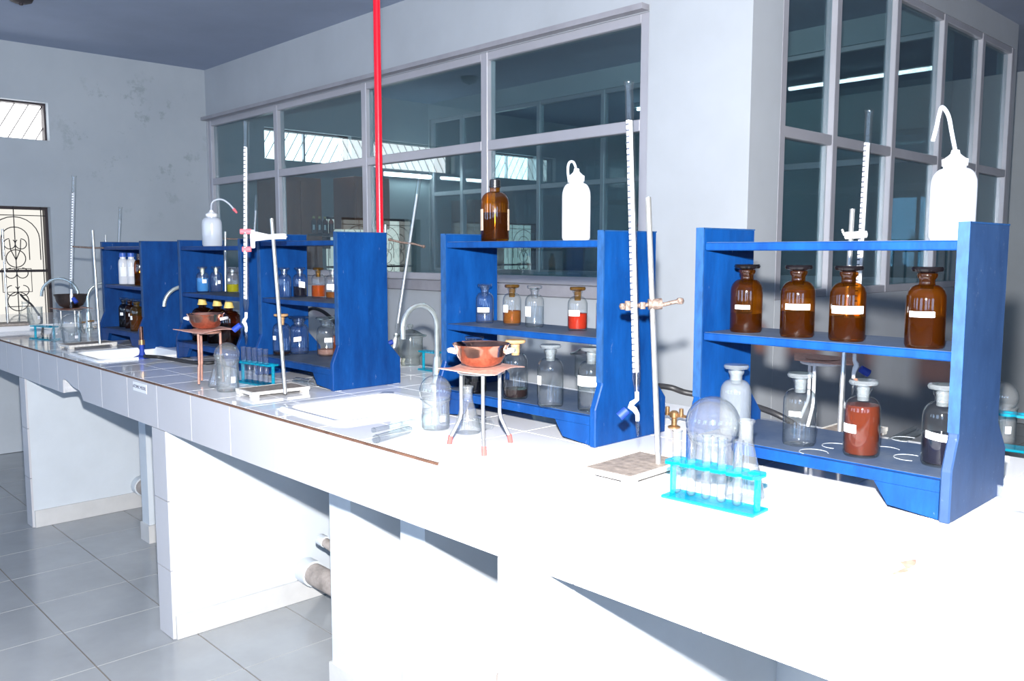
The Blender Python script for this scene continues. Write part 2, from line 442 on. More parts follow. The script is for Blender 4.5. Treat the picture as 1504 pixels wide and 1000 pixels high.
def grille_window(a, b):
    """frosted casement behind a wrought-iron grille"""
    global n
    r = sroot('window_%d' % n, 'frosted window behind a scrolled wrought-iron grille'); n += 1
    z0, z1 = GZ
    MB().box(XE-.15, XE-.14, a, b, z0, z1).obj('pane', 'frosted_pane', r, smooth=False)
    f = MB()
    for (p0, p1, q0, q1) in rect_minus((a, b, z0, z1), [(a+.018, b-.018, z0+.012, z1-.018)]): f.box(XE-.13, XE-.07, p0, p1, q0, q1)
    f.box(XE-.12, XE-.08, a, b, z0+.335, z0+.352)
    f.obj('frame', 'frame_dark', r, smooth=False)
    nl = max(1, round((b-a)/.42)); w = (b-a)/nl
    for i in range(nl):
        c = b-w*(i+.5); X = XE-.055; R = .0032
        g = MB()
        def pl(pts, rr=R): g.tube([(X, c+p, z0+q) for p, q in pts], rr, 6)
        H = z1-z0
        pl([(0, .0), (0, H)]); pl([(.17, 0), (.17, H)]); pl([(-.17, 0), (-.17, H)])
        pl([(-.2, H-.06), (.2, H-.06)])
        pl([(.155, .42)]+arc(0, H-.225, .155, 0, 180)+[(-.155, .42)])
        pl([(.085, .42)]+arc(0, H-.225, .085, 0, 180)+[(-.085, .42)])
        for s in (-1, 1):
            pl(arc(s*.035, .53, .035, 90, 90-s*320, 16)); pl(arc(s*.035, .33, .035, 90, 90-s*320, 16)); pl(arc(s*.035, .21, .035, 90, 90-s*320, 16))
            pl([(0, .42), (s*.03, .49), (s*.035, .56)])
        pl(arc(0, .43, .06, 0, 360, 24)); pl(arc(0, .135, .065, 0, 360, 24))
        pl([(-.09, .36), (.09, .36), (.09, .20), (-.09, .20), (-.09, .36)])
        pl([(-.08, .10), (.08, .10), (.08, .04), (-.08, .04), (-.08, .10)])
        g.obj('grille', 'dark_metal', r)
for a, b in GRILLS: grille_window(a, b)

# ------------------------------------------------------------------ next room furniture
def cupboard(y0, y1, z0, z1, label):
    t = thing('cupboard', label, 'cupboard', (XE+.02, (y0+y1)/2, z0))
    w = y1-y0; h = z1-z0
    MB().box(0, .33, -w/2, w/2, 0, h).obj('body', 'wood_brown', t, smooth=False, bevel=.004)
    for s in (-1, 1):
        d = MB().box(.332, .348, min(0, s*(w/2-.01))+.004*(s > 0), max(0, s*(w/2-.01))-.004*(s < 0), .03, h-.03).obj('door', 'wood_brown', t, smooth=False, bevel=.003)
        MB().box(.349, .362, s*.03-.006, s*.03+.006, h*.5-.05, h*.5+.05).obj('handle', 'steel', d, smooth=False)
cupboard(3.40, 3.80, 0, 1.95, 'tall brown wooden cupboard behind the long window, beside the corner')
cupboard(4.12, 4.48, 1.55, 1.99, 'brown wooden wall cupboard above the grille window of the next room')
cupboard(5.45, 5.85, 0, 1.85, 'brown wooden cupboard beyond the inner glazed partition')
ws = thing('wall_shelf', 'thin dark wall shelf carrying four yellow-capped bottles in the next room', 'shelf', (XE+.36, 3.91, 1.50))
MB().box(-.34, .22, -.25, .16, -.02, 0).obj('board', 'frame_dark', ws, smooth=False)
MB().box(-.34, -.32, -.25, .16, -.12, -.02).obj('bracket', 'frame_dark', ws, smooth=False)
lamp = thing('tube_lamp', 'lit fluorescent tube lamp on the next room end wall', 'lamp', (XE+.02, 4.9, 2.06))
MB().box(0, .035, -.27, .27, -.02, .02).obj('fitting', 'white_plastic', lamp, smooth=False)
MB().tube([(.05, -.26, 0), (.05, .26, 0)], .014, 10).obj('tube', 'tube_light', lamp)
for (xx, yy, lb) in ((-3.1, 3.75, 'lit ceiling tube lamp behind the pillar'), (-4.6, 6.6, 'added ceiling tube lamp brightening the room beyond the inner partition')):  # the second lamp is added to brighten the rooms behind the glass
    cl = thing('ceiling_tube_lamp', lb, 'lamp', (xx, yy, CE))
    MB().box(-.62, .62, -.03, .03, -.04, 0).obj('fitting', 'white_plastic', cl, smooth=False)
    MB().tube([(-.6, 0, -.055), (.6, 0, -.055)], .014, 10).obj('tube', 'tube_light', cl)
bx_ = thing('storage_box', 'grey-blue storage box seen through the long window', 'box', (-4.2, 4.6, 0))
MB().box(-.22, .22, -.16, .16, 0, 1.17).obj('body', 'grey_blue_box', bx_, smooth=False, bevel=.01)
MB().box(-.23, .23, -.17, .17, 1.17, 1.21).obj('lid', 'grey_blue_box', bx_, smooth=False, bevel=.008)
MB().box(-.225, .225, -.165, -.16, .5, .52).obj('handle', 'white_plastic', bx_, smooth=False)
gd = thing('iron_gate', 'black iron grille gate standing beyond the side partition', 'gate', (-1.2, 6.9, 0))
g = MB()
for i in range(9): g.tube([(-.4+.1*i, 0, 0), (-.4+.1*i, 0, 1.45)], .009, 6)
g.obj('bars', 'dark_metal', gd)
for z in (.1, .75, 1.44): MB().box(-.42, .42, -.012, .012, z-.015, z+.015).obj('rail', 'dark_metal', gd, smooth=False)
q = onz(30, -9, CE)
cr = thing('ceiling_rose', 'dark round ceiling rose near the end wall', 'ceiling rose', (q.x, q.y, CE))
MB().lathe([(.03, -.05), (.055, -.04), (.075, 0)], 20).obj('cup', 'frame_dark', cr)
MB().lathe([(.008, -.06), (.012, -.055), (.012, -.045)], 10).obj('stem', 'frame_dark', cr)

# red gas pipe from the ceiling down to the bench
q = onY(556, 200, 1.79)
rp = thing('gas_pipe', 'bright red painted gas pipe running from ceiling to bench', 'pipe', (q.x, 1.79, .9))
MB().tube([(0, 0, .012), (0, 0, CE-.9)], .0125, 16).obj('pipe', 'red_paint', rp)
MB().lathe([(.03, 0), (.03, .008), (.016, .012)], 16).obj('flange', 'red_paint', rp)
MB().lathe([(.0175, .05), (.0175, .085)], 16).obj('coupling', 'red_paint', rp)

# ================================================================== THE BENCH
BX0, BX1, BY0, BY1, BZ = -5.50, 1.6, 1.137, 2.10, .90
SINKS = [(-.465, -.09, 1.20, 1.63), (-2.245, -1.905, 1.20, 1.60), (-4.10, -3.70, 1.19, 1.585)]
bench = thing('lab_bench', 'long white-tiled laboratory island bench on masonry piers', 'bench', ((BX0+BX1)/2, BY0, 0))
OB = Vector(bench.location)
def bp(b, name, mat, **kw):
    b.v = [(x-OB.x, y-OB.y, z-OB.z) for x, y, z in b.v]; return b.obj(name, mat, bench, **kw)
b = MB()
for (x0, x1, y0, y1) in rect_minus((BX0, BX1, BY0+.012, BY1), SINKS): b.box(x0, x1, y0, y1, BZ-.055, BZ-.0035)
bp(b, 'slab', 'bench_grout', smooth=False)
bp(MB().box(BX0, BX1, BY0+.009, BY0+.06, BZ-.095, BZ-.055), 'fascia', 'slab', smooth=False)
for x0, x1 in ((BX0, -4.0), (-3.745, BX1)): bp(MB().box(x0, x1, BY0+.009, BY0+.06, BZ-.155, BZ-.095), 'fascia', 'bench_grout', smooth=False)
bp(MB().box(BX0, -1.42, BY0-.001, BY0+.006, BZ-.006, BZ-.001), 'edge_line', 'edge_line', smooth=False)
bp(MB().box(-1.42, BX1, BY0-.0005, BY0+.006, BZ-.006, BZ-.001), 'edge_joint', 'bench_grout', smooth=False)
TW = .2765; TX0 = -2.41-TW*12; TY = [BY0+.006, 1.30, 1.50, 1.70, 1.90, BY1]
cache = {}
def tile(x0, x1, y0, y1):
    k = (round(x1-x0, 3), round(y1-y0, 3))
    if k not in cache: cache[k] = MB().box(0, k[0], 0, k[1], -.006, 0).mesh('tile', 'bench_tile', False)
    place(cache[k], 'tile', bench, (x0-OB.x, y0-OB.y, BZ-OB.z))
gq = .0016
i = 0
while TX0+i*.2 < BX1-.02:
    x0 = TX0+i*.2; x1 = min(x0+.2, BX1); i += 1
    if x1 <= BX0: continue
    for j in range(5):
        for (a0, a1, b0, b1) in rect_minus((max(x0, BX0)+gq, x1-gq, TY[j]+gq, TY[j+1]-gq), SINKS): tile(a0, a1, b0, b1)
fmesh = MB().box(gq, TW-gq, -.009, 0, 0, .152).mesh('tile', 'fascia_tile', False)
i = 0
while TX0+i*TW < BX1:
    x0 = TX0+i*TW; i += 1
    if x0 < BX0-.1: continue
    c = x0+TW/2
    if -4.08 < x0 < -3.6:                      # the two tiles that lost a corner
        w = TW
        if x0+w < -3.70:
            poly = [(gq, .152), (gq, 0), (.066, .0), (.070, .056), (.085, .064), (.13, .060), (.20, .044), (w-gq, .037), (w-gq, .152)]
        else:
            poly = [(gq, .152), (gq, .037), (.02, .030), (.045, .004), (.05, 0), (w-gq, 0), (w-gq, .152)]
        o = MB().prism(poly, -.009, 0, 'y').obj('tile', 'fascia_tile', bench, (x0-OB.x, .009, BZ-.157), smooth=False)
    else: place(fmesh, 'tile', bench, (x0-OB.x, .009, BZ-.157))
# piers: narrow tiled front, plastered flanks, skirting
def pier(x0, x1, y0=BY0, y1=2.06, tiles=True):
    bp(MB().box(x0+.004, x1-.004, y0+(.009 if tiles else 0), y1, .0, BZ-.16), 'pier', 'plaster', smooth=False)
    if tiles:
        for k in range(3):
            z0 = .003+k*.247; bp(MB().box(x0, x1, y0, y0+.009, z0, z0+.244), 'tile', 'fascia_tile', smooth=False)
    bp(MB().box(x0-.004, x1+.008, y0+(.012 if tiles else -.008), y1-.01, .001, .085), 'skirting', 'skirting', smooth=False)
for x0, x1 in ((-4.69, -4.60), (-3.02, -2.905), (-1.233, -1.093), (.62, .75)): pier(x0, x1)
for x0, x1 in ((-4.07, -3.98), (-2.24, -2.115), (-1.877, -1.76), (-.50, -.40)): pier(x0, x1, 1.364 if x0 != -4.07 else 1.47, 2.0, False)
bp(MB().box(BX0, BX1, 2.02, 2.08, .0, BZ-.16), 'back_wall', 'plaster', smooth=False)
# drain pipes under the bench
dp = thing('drain_pipe', 'thick paint-splashed drain pipe along the floor under the bench', 'pipe', (-2.9, 1.66, .12))
MB().tube([(.0, 0, 0), (2.1, 0, -.02)], .042, 16).obj('pipe', 'pvc', dp)
MB().tube([(.0, 0, 0), (.06, 0, 0)], .05, 16).obj('collar', 'plaster', dp)
dp = thing('drain_pipe', 'stub of drain pipe under the bench near the far sink', 'pipe', (-4.6, 1.66, .12))
MB().tube([(0, 0, 0), (.9, 0, -.01)], .042, 16).obj('pipe', 'pvc', dp)
MB().tube([(0, 0, 0), (.05, 0, 0)], .05, 16).obj('collar', 'plaster', dp)
q = onY(472, 797, 1.60)
dp = thing('waste_pipe', 'short grey waste pipe above the drain pipe under the bench', 'pipe', (q.x, 1.60, q.z))
MB().tube([(0, 0, .012), (.35, 0, -.035)], .017, 12).obj('pipe', 'pvc', dp)
MB().tube([(-.005, 0, .012), (.03, 0, .01)], .021, 12).obj('collar', 'plaster', dp)

# name strip stuck on the fascia
q = onY(205.5, 569, BY0)
ns = thing('name_strip', 'small white paper strip printed ATOMIC MODEL on the bench fascia', 'label', (q.x, BY0, q.z))
MB().box(-.062, .062, -.0015, 0, -.016, .016).obj('paper', 'label_paper', ns, smooth=False)
def text_mesh(txt, size, name, mat):
    c = bpy.data.curves.new('t', 'FONT'); c.body = txt; c.size = size; c.align_x = 'CENTER'; c.align_y = 'CENTER'; c.extrude = .0002
    o = bpy.data.objects.new('t', c); COL.objects.link(o)
    bpy.context.view_layer.update()
    me = bpy.data.meshes.new_from_object(o.evaluated_get(bpy.context.evaluated_depsgraph_get())); me.name = name
    bpy.data.objects.remove(o); me.materials.clear(); me.materials.append(MATS[mat]); return me
o = place(text_mesh('ATOMIC MODEL', .0165, 'lettering', 'ink'), 'lettering', ns, (0, -.0019, 0)); o.rotation_euler = (pi/2, 0, 0)

# bench along the end wall, a little higher
eb = thing('end_bench', 'white-topped bench along the end wall below the grille window', 'bench', (-6.05, 1.7, 0))
MB().box(-.54, .535, -1.5, 1.2, .895, .93).obj('worktop', 'bench_tile', eb, smooth=False, bevel=.003)
MB().box(-.52, -.42, -1.4, 1.1, 0, .895).obj('support', 'plaster', eb, smooth=False)
MB().box(.40, .50, .55, 1.1, 0, .895).obj('support', 'plaster', eb, smooth=False)

plain('crack', (.34, .20, .15), .8, var=.4, scale=60)
for pts in ([(1305, 846), (1330, 834), (1336, 840)], [(1322, 826), (1346, 822), (1344, 834), (1332, 836)], [(1334, 836), (1354, 852), (1350, 854)]):
    P = [onz(x, y, BZ) for x, y in pts]; b = MB().prism([(p.x, p.y) for p in P], BZ, BZ+.0012, 'z'); bp(b, 'chipped_joint', 'crack', smooth=False)
def sink(r, label):
    x0, x1, y0, y1 = r; cx, cy = (x0+x1)/2, (y0+y1)/2; w, h = (x1-x0)/2, (y1-y0)/2
    t = thing('sink', label, 'sink', (cx, cy, BZ-.2), group=None)
    def loop(dx, z, rad, k=6):
        a, b = w-dx, h-dx; P = []
        for (sx, sy, a0) in ((1, 1, 0), (-1, 1, 90), (-1, -1, 180), (1, -1, 270)):
            for i in range(k+1):
                an = radians(a0+90*i/k); P.append((sx*(a-rad)+rad*cos(an), sy*(b-rad)+rad*sin(an), z+.2))
        return P
    L = [loop(.0, -.045, .03), loop(-.002, .004, .03), loop(.004, .009, .03), loop(.022, .007, .04), loop(.03, -.012, .045), loop(.04, -.13, .05), loop(.075, -.155, .06),
         loop(.06, -.165, .06), loop(.03, -.13, .05), loop(.0, -.045, .03)]
    nn = len(L[0]); V = [p for l in L for p in l]; Fc = []
    for j in range(len(L)-1):
        for i in range(nn): k = (i+1) % nn; Fc.append((j*nn+i, j*nn+k, (j+1)*nn+k, (j+1)*nn+i))
    Fc.append(tuple(range(6*nn, 7*nn))); Fc.append(tuple(range(7*nn, 8*nn)))
    MB().add(V, Fc).obj('basin', 'ceramic', t)
    MB().lathe([(.0, .048), (.024, .048), (.026, .046)], 18).obj('drain', 'steel', t)
sink(SINKS[0], 'white ceramic sink with cracked edge beside the rack of amber bottles')
sink(SINKS[1], 'white ceramic sink sunk in the bench between two blue racks')
sink(SINKS[2], 'white ceramic sink at the far end of the bench beside a gas burner')

# ================================================================== RACKS
RK = [(-1.032, -.506, .285, .47), (-1.868, -1.281, .252, .478), (-2.935, -2.398, .283, .488), (-3.64, -3.065, .278, .473), (-4.585, -4.052, .288, .476)]
YU0, YU1, YL0, YL1 = 1.510, 1.707, 1.487, 1.757
def dusty_paint():
    m, t, o = nt('chalky_blue_paint'); b = bsdf(t, o, .55)
    f = noise(t, 26, 7, .75, stretch=(1, 1, .4)); base = ramp(t, f, [(.3, (.008, .032, .10)), (.7, (.017, .053, .145))])
    s_ = noise(t, 80, 5, .75); w = ramp(t, s_, [(.62, (0, 0, 0)), (.76, (.5, .5, .5))])
    mx = nd(t, 'MixRGB'); t.links.new(w, mx.inputs[0]); t.links.new(base, mx.inputs[1]); mx.inputs[2].default_value = (.22, .27, .36, 1)
    t.links.new(mx.outputs[0], b.inputs['Base Color'])
dusty_paint(); plain('ring_chalk', (.30, .33, .36), .8, var=.2)
def rack(k, label):
    x0, x1, zm, zt = RK[k]; H = .50 if k != 2 else .515
    t = thing('reagent_rack', label, 'rack', ((x0+x1)/2, YL0, BZ), group='blue reagent racks along the bench')
    c = (x0+x1)/2; w = (x1-x0)/2; th = .018
    pr = [(YL0, 0), (YL1, 0), (YL1, .09), (YU1, .145), (YU1, H), (YU0, H), (YU0, .145), (YL0, .09)]
    pr = [(y-YL0, z) for y, z in pr]
    for s in (-1, 1):
        a = s*w; bq = s*(w-th)
        p = MB().prism(pr, min(a, bq), max(a, bq), 'x').obj('side_panel', 'chalky_blue_paint' if k == 0 and s == 1 else 'blue_paint', t, smooth=False, bevel=.0025)
        e0, e1 = min(a, bq)-.0004, max(a, bq)+.0004
        MB().box(e0, e1, YU0-YL0-.0008, YU0-YL0+.003, .15, H+.0006).obj('worn_edge', 'worn_edge', p, smooth=False)
        MB().box(e0, e1, YU0-YL0, YU1-YL0, H-.002, H+.0008).obj('worn_edge', 'worn_edge', p, smooth=False)
    iw = w-th-.001
    def board(z, y0, y1, thick=.016):
        s = MB().box(-iw, iw, y0-YL0, y1-YL0, z-thick, z).obj('shelf', 'blue_paint', t, smooth=False, bevel=.002)
        MB().box(-iw+.002, iw-.002, y0-YL0+.003, y1-YL0-.003, z, z+.0008).obj('dusty_top', 'dusty_blue', s, smooth=False)
        return s
    board(zt, YU0+.004, YU1-.004); board(zm, YU0+.004, YU1-.004); bs = board(.072, YL0+.012, YL1-.012, .02)
    if k == 0:
        for px, py in ((1195, 664), (1335, 672), (1330, 645), (1228, 655), (1300, 660)):
            q = onz(px, py, BZ+.073); rr = .026
            MB().tube([(q.x-c+rr*cos(radians(a)), q.y-YL0+rr*sin(radians(a)), .0730) for a in range(int(px) % 90, int(px) % 90+240, 12)], .0009, 5).obj('ring_stain', 'ring_chalk', bs)
    ap = [(-iw, .05), (-iw, .004), (-iw+.085, .012), (-iw+.11, .050)]
    for y in (YL0+.002, YL1-.016):
        for s in (-1, 1):
            MB().prism([(s*x, z) for x, z in ap], y-YL0, y-YL0+.014, 'y').obj('bracket_foot', 'blue_paint', t, smooth=False)
        MB().box(-iw, iw, y-YL0, y-YL0+.0095, .0505, .071).obj('apron', 'blue_paint', t, smooth=False)
    if k == 2:
        for s in (1,):
            for y in (.02, .25): MB().box(w-.02, w-.002, y-.012, y+.012, -.0, .004).obj('pad', 'white_plastic', t, smooth=False)
rack(0, 'blue wooden rack with four amber bottles on its middle shelf')
rack(1, 'blue wooden rack with brown screw-cap bottle and white wash bottle on top')
rack(2, 'scuffed blue wooden rack with bare top shelf beside the red pipe')
rack(3, 'blue wooden rack holding yellow-capped bottles, wash bottle with red tip on top')
rack(4, 'blue wooden rack holding white jars with blue lids')
BT = BZ
def shelf_z(k, lvl): return BT+(.0728 if lvl == 0 else RK[k][2]+.0008 if lvl == 1 else RK[k][3]+.0008)

# ================================================================== BOTTLES
def lathe_mesh(key, prof, mat, name, n=24, cap=True):
    kk = (key, mat, name)
    if kk not in cache: cache[kk] = MB().lathe(prof, n, cap=cap).mesh(name, mat)
    return cache[kk]
def label_patch(parent, r, z0, z1, toward, span, mat='label_paper', off=0, slant=0):
    V = []; k = 8
    for i in range(k+1):
        a = toward+off-span/2+span*i/k
        dz = slant*(i/k-.5)
        for rr in (r, r+.0009):
            for z in (z0+dz, z1+dz): V.append((rr*cos(a), rr*sin(a), z))
    Fc = []
    for i in range(k):
        o = i*4; p = o+4
        Fc += [(o+2, p+2, p+3, o+3), (o, o+1, p+1, p), (o+1, o+3, p+3, p+1), (o, p, p+2, o+2)]
    Fc += [(0, 2, 3, 1), (4*k, 4*k+1, 4*k+3, 4*k+2)]
    return MB().add(V, Fc).obj('label', mat, parent)
def facing(p): return math.atan2(-p[1], -p[0])
def reagent(pos, H, R, gl, liq, frac, label, stop='glass', lab=None, group=None, wide=False, lmat='label_paper'):
    """stoppered reagent bottle: body, stopper, liquid, label"""
    t = thing('reagent_bottle', label, 'bottle', pos, group=group)
    nr = R*(.40 if not wide else .55)
    a, bq, c = H*.60, H*.775, H*.865
    sh = [(R*.97, a+.0)]+[(nr+(R-nr)*cos(radians(x)), a+(bq-a)*sin(radians(x))) for x in (15, 35, 55, 72, 88)]
    prof = [(0, .002), (R*.80, .001), (R*.93, 0), (R, .006), (R, a-.002)]+sh[1:]+[(nr, bq+.002), (nr, c-.004), (nr*1.22, c), (nr*1.30, c+.004), (nr*1.22, c+.007), (nr*.9, c+.006)]
    place(lathe_mesh((H, R, wide), prof, gl, 'body', 28, False), 'body', t)
    sp = [(0, c-.02), (nr*.80, c-.02), (nr*.92, c+.008), (nr*.7, H-.012), (nr*1.9, H-.009), (nr*2.05, H-.005), (nr*1.9, H-.001), (0, H)]
    place(lathe_mesh((H, R, wide, 's'), sp, stop, 'stopper', 22), 'stopper', t)
    if liq:
        zt = .006+(a-.006)*frac; r2 = R*.955
        pr = [(0, .005), (r2*.9, .005), (r2, .009), (r2, min(zt, a-.002))]
        if zt > a-.003:
            pr = [(0, .005), (r2*.9, .005), (r2, .009), (r2, a-.002), (nr+(r2-nr)*.9, a+(bq-a)*.4), (0, a+(bq-a)*.4)]
        else: pr.append((0, zt))
        place(lathe_mesh((H, R, round(frac, 3), 'l'), pr, liq, 'liquid', 24), 'liquid', t)
    if lab:
        z0, z1, span, off, sl = lab
        label_patch(t, R*1.006, H*z0, H*z1, facing(pos), span, lmat, off, sl)
    return t
def shelf_pos(px, py, k, lvl):
    z = shelf_z(k, lvl); rr = .036 if lvl else .046
    p = onz(px, py, z); y = max(YU0+.034, min(YU1-.04, p.y)) if lvl else max(YL0+.034, min(YL1-.05, p.y))
    while onY(px, py, y).x < RK[k][0]+.02+rr and y > YU0+.034: y -= .004
    p = onY(px, py, y); return (min(p.x, RK[k][1]-.02-rr*.8), y, z)
G1 = 'amber bottles on the middle shelf'
AB = dict(gl='amber', stop='black_glass', liq='brown_liq', H=.141, R=.0325)
reagent(shelf_pos(1095, 487, 0, 1), frac=.42, label='amber bottle at the rack end, paper label turned aside, dark liquid at the bottom', lab=(.345, .405, .95, -.25, 0), **AB)
reagent(shelf_pos(1170, 494, 0, 1), frac=.55, label='amber stoppered bottle with centred white label, second from the rack end panel by the pillar', lab=(.385, .465, 1.5, 0, 0), **AB)
reagent(shelf_pos(1243, 500, 0, 1), frac=.50, label='amber stoppered bottle with the widest white label band, in front of the burette', lab=(.37, .47, 1.9, 0, 0), **AB)
reagent(shelf_pos(1357, 510, 0, 1), frac=.62, label='amber stoppered bottle standing alone below the big wash bottle', lab=(.385, .455, 1.3, -.2, 0), **AB)
CB = dict(gl='glass', stop='glass_milky', H=.143, R=.0318)
reagent(shelf_pos(1079, 632, 0, 0), .146, .0318, 'glass_milky', None, 0, 'empty cloudy glass bottle without label behind the round flask', stop='glass_milky')
reagent(shelf_pos(1173, 652, 0, 0), liq='water', frac=.25, label='nearly empty clear glass bottle under the amber bottles', lab=(.42, .49, .7, -.3, .0), **CB)
reagent(shelf_pos(1264, 668, 0, 0), .143, .0322, 'glass', 'brown_red_liq', .99, 'clear bottle full of reddish brown liquid on the bottom shelf', stop='glass_milky', lab=(.32, .43, .9, -.75, 0))
reagent(shelf_pos(1380, 682, 0, 0), .146, .0322, 'glass', 'dark_liq', .60, 'clear bottle half full of blue-black liquid with slanting white label', stop='glass_milky', lab=(.33, .42, 1.5, -.1, -.006))
SB = dict(H=.111, R=.0252)
reagent(shelf_pos(712, 474, 1, 1), gl='glass', liq='water', frac=.5, label='small clear bottle with white label at the rack end behind the tripod bowl', lab=(.28, .40, 1.4, -.2, 0), **SB)
reagent(shelf_pos(752, 477, 1, 1), gl='glass', liq='amber_liq', frac=.55, label='small bottle of orange-brown liquid with amber-stained stopper', stop='gold_glass', lab=(.32, .50, .7, -.8, .0), **SB)
reagent(shelf_pos(785, 480, 1, 1), gl='glass', liq='water', frac=.8, label='small bottle of clear liquid between the orange and red ones', lab=(.26, .5, .8, -.8, 0), **SB)
reagent(shelf_pos(848, 485, 1, 1), gl='glass', liq='red_liq', frac=.62, label='small bottle of bright red liquid with stained stopper', stop='gold_glass', lab=(.34, .47, 1.2, -.4, 0), **SB)
reagent(shelf_pos(890, 489, 1, 1), gl='glass', liq='water', frac=.6, label='small clear bottle half hidden by the blue end panel', lab=(.30, .48, 1.4, -.3, 0), **SB)
MBT = dict(H=.153, R=.0325)
reagent(shelf_pos(697, 580, 1, 0), gl='smoked', liq='dark_liq', frac=.3, label='dark glass bottle partly hidden behind the tripod legs', lab=(.45, .55, .6, -.8, 0), **MBT)
reagent(shelf_pos(757, 584, 1, 0), gl='glass', liq='brown_liq', frac=.22, label='clear bottle with a little dark liquid beside the copper bowl', stop='cork', **MBT)
reagent(shelf_pos(808, 597, 1, 0), gl='glass', liq='water', frac=.45, label='wide clear bottle in the middle of the bottom shelf', stop='glass_milky', lab=(.36, .5, .5, -1.0, 0), **MBT)
reagent(shelf_pos(868, 602, 1, 0), gl='glass', liq='water', frac=.55, label='clear bottle with white label wrapped right round it', stop='glass_milky', lab=(.40, .56, 2.6, 0, 0), **MBT)
reagent(shelf_pos(418, 432, 2, 1), gl='glass', liq=None, frac=0, label='small empty clear bottle beside the steel rod of the retort stand', **SB)
reagent(shelf_pos(441, 434, 2, 1), gl='glass', liq='dark_liq', frac=.55, label='small bottle of purple-black liquid with crooked white label', lab=(.32, .52, .9, .3, -.004), **SB)
reagent(shelf_pos(468, 436, 2, 1), gl='glass', liq='orange_liq', frac=.65, label='small bottle of orange liquid with yellow stopper', stop='gold_glass', **SB)
reagent(shelf_pos(489, 437, 2, 1), gl='glass', liq='amber_liq', frac=.3, label='small bottle with white label and a little amber liquid', lab=(.30, .48, 1.3, -.3, 0), **SB)
reagent(shelf_pos(414, 512, 2, 0), gl='glass', liq='brown_liq', frac=.1, label='grey corked bottle behind the retort stand rod', stop='cork', lab=(.38, .48, .5, -.9, 0), **MBT)
reagent(shelf_pos(440, 519, 2, 0), gl='glass', liq='water', frac=.2, label='wide-mouth empty clear bottle with tilted white label', wide=True, lab=(.34, .46, .8, -.2, .004), H=.142, R=.0345)
reagent(shelf_pos(480, 522, 2, 0), gl='glass', liq='pink_liq', frac=.22, label='wide-mouth clear bottle with pinkish residue and square label', wide=True, lab=(.36, .48, .8, .2, 0), H=.142, R=.0345)
reagent(shelf_pos(502, 512, 2, 0), gl='glass', liq='orange_liq', frac=.8, label='bottle of orange liquid half hidden by the scuffed rack panel', **MBT)
reagent(shelf_pos(298, 427, 3, 1), gl='glass', liq='blue_liq', frac=.9, label='small bottle of bright blue liquid', lab=(.36, .5, .7, .3, 0), **SB)
reagent(shelf_pos(318, 428, 3, 1), gl='glass', liq='water', frac=.35, label='small clear bottle between the blue and the yellow one', lab=(.32, .45, .5, .5, 0), **SB)
reagent(shelf_pos(342, 430, 3, 1), gl='glass', liq='yellow_liq', frac=.5, label='small bottle of yellow liquid', lab=(.45, .55, .4, -.6, 0), **SB)
reagent((onY(183, 472, 1.58).x, 1.58, shelf_z(4, 0)), gl='smoked', liq='dark_liq', frac=.4, label='dark bottle with small label at the back of the far rack', lab=(.4, .5, .6, -.5, 0), H=.15, R=.026)
reagent((onY(192, 476, 1.575).x, 1.575, shelf_z(4, 0)), gl='amber_dark', liq='brown_liq', frac=.5, label='brown-black bottle with small white label beside the golden one', lab=(.4, .5, .6, 0, 0), H=.15, R=.026)
reagent((onY(202, 481, 1.545).x, 1.545, shelf_z(4, 0)), gl='gold_glass', liq='amber_liq', frac=.8, label='golden bottle with pale stopper on the far rack', lab=(.36, .48, .4, -.9, 0), **MBT)

def screw_bottle(pos, H, R, gl, capm, label, cap_r=.62, liq=None, frac=.5, labs=(), taper=False, group=None, cat='bottle', neck=.42):
    t = thing('screw_cap_bottle', label, cat, pos, group=group)
    a, bq = H*.62, H*.80; nr = R*neck
    sh = [(nr+(R-nr)*cos(radians(x)), a+(bq-a)*sin(radians(x))) for x in (0, 20, 40, 60, 78, 90)]
    prof = [(0, .002), (R*.9, 0), (R, .006)]+sh+[(nr, H*.86), (nr*1.15, H*.865), (nr*1.15, H*.88), (nr*.95, H*.885), (nr*.95, H*.93)]
    place(lathe_mesh((H, R, neck, 'sb'), prof, gl, 'body', 28, False), 'body', t)
    cr_ = R*cap_r
    pc = [(0, H*.865), (cr_, H*.865), (cr_*1.0, H*.89), (cr_*.92, H*.895), (cr_*(.75 if taper else .92), H*.985), (cr_*.7, H), (0, H)]
    place(lathe_mesh((H, R, cap_r, taper, 'cap'), pc, capm, 'cap', 20), 'cap', t)
    if liq: place(lathe_mesh((H, R, frac, 'sl'), [(0, .006), (R*.95, .008), (R*.955, a*frac), (0, a*frac)], liq, 'liquid', 24), 'liquid', t)
    for (z0, z1, span, off, mat) in labs: label_patch(t, R*1.006, H*z0, H*z1, facing(pos), span, mat, off)
    return t
p = onY(727, 351, 1.60)
screw_bottle((p.x, 1.60, shelf_z(1, 2)), .168, .0385, 'amber', 'black_plastic', 'brown glass bottle with black screw cap and old label on the rack top', .42, 'brown_liq', .75,
             [(.18, .52, .55, -1.25, 'old_label'), (.18, .52, .5, 1.35, 'old_label')], neck=.36)
for i, (px, py, lb) in enumerate([(299, 499, 'big dark bottle with yellow cap standing at the rack end'), (321, 503, 'big dark bottle with yellow cap in the middle of the three'), (338, 508, 'big dark bottle with yellow cap beside the blue stopcock')]):
    screw_bottle(shelf_pos(px, py, 3, 0), .178, .045, 'amber_dark', 'yellow_cap', lb, .44, 'dark_liq', .8, taper=True, neck=.36)
for i, (px, lb) in enumerate([(182, 'white plastic jar with blue lid against the rack panel'), (194, 'white plastic jar with blue lid next to the amber bottle')]):
    screw_bottle(shelf_pos(px, 417, 4, 1), .158, .0225, 'ldpe', 'blue_lid', lb, .78, 'water', .3, [(.25, .55, 1.2, 0, 'label_paper')], cat='jar', neck=.62)
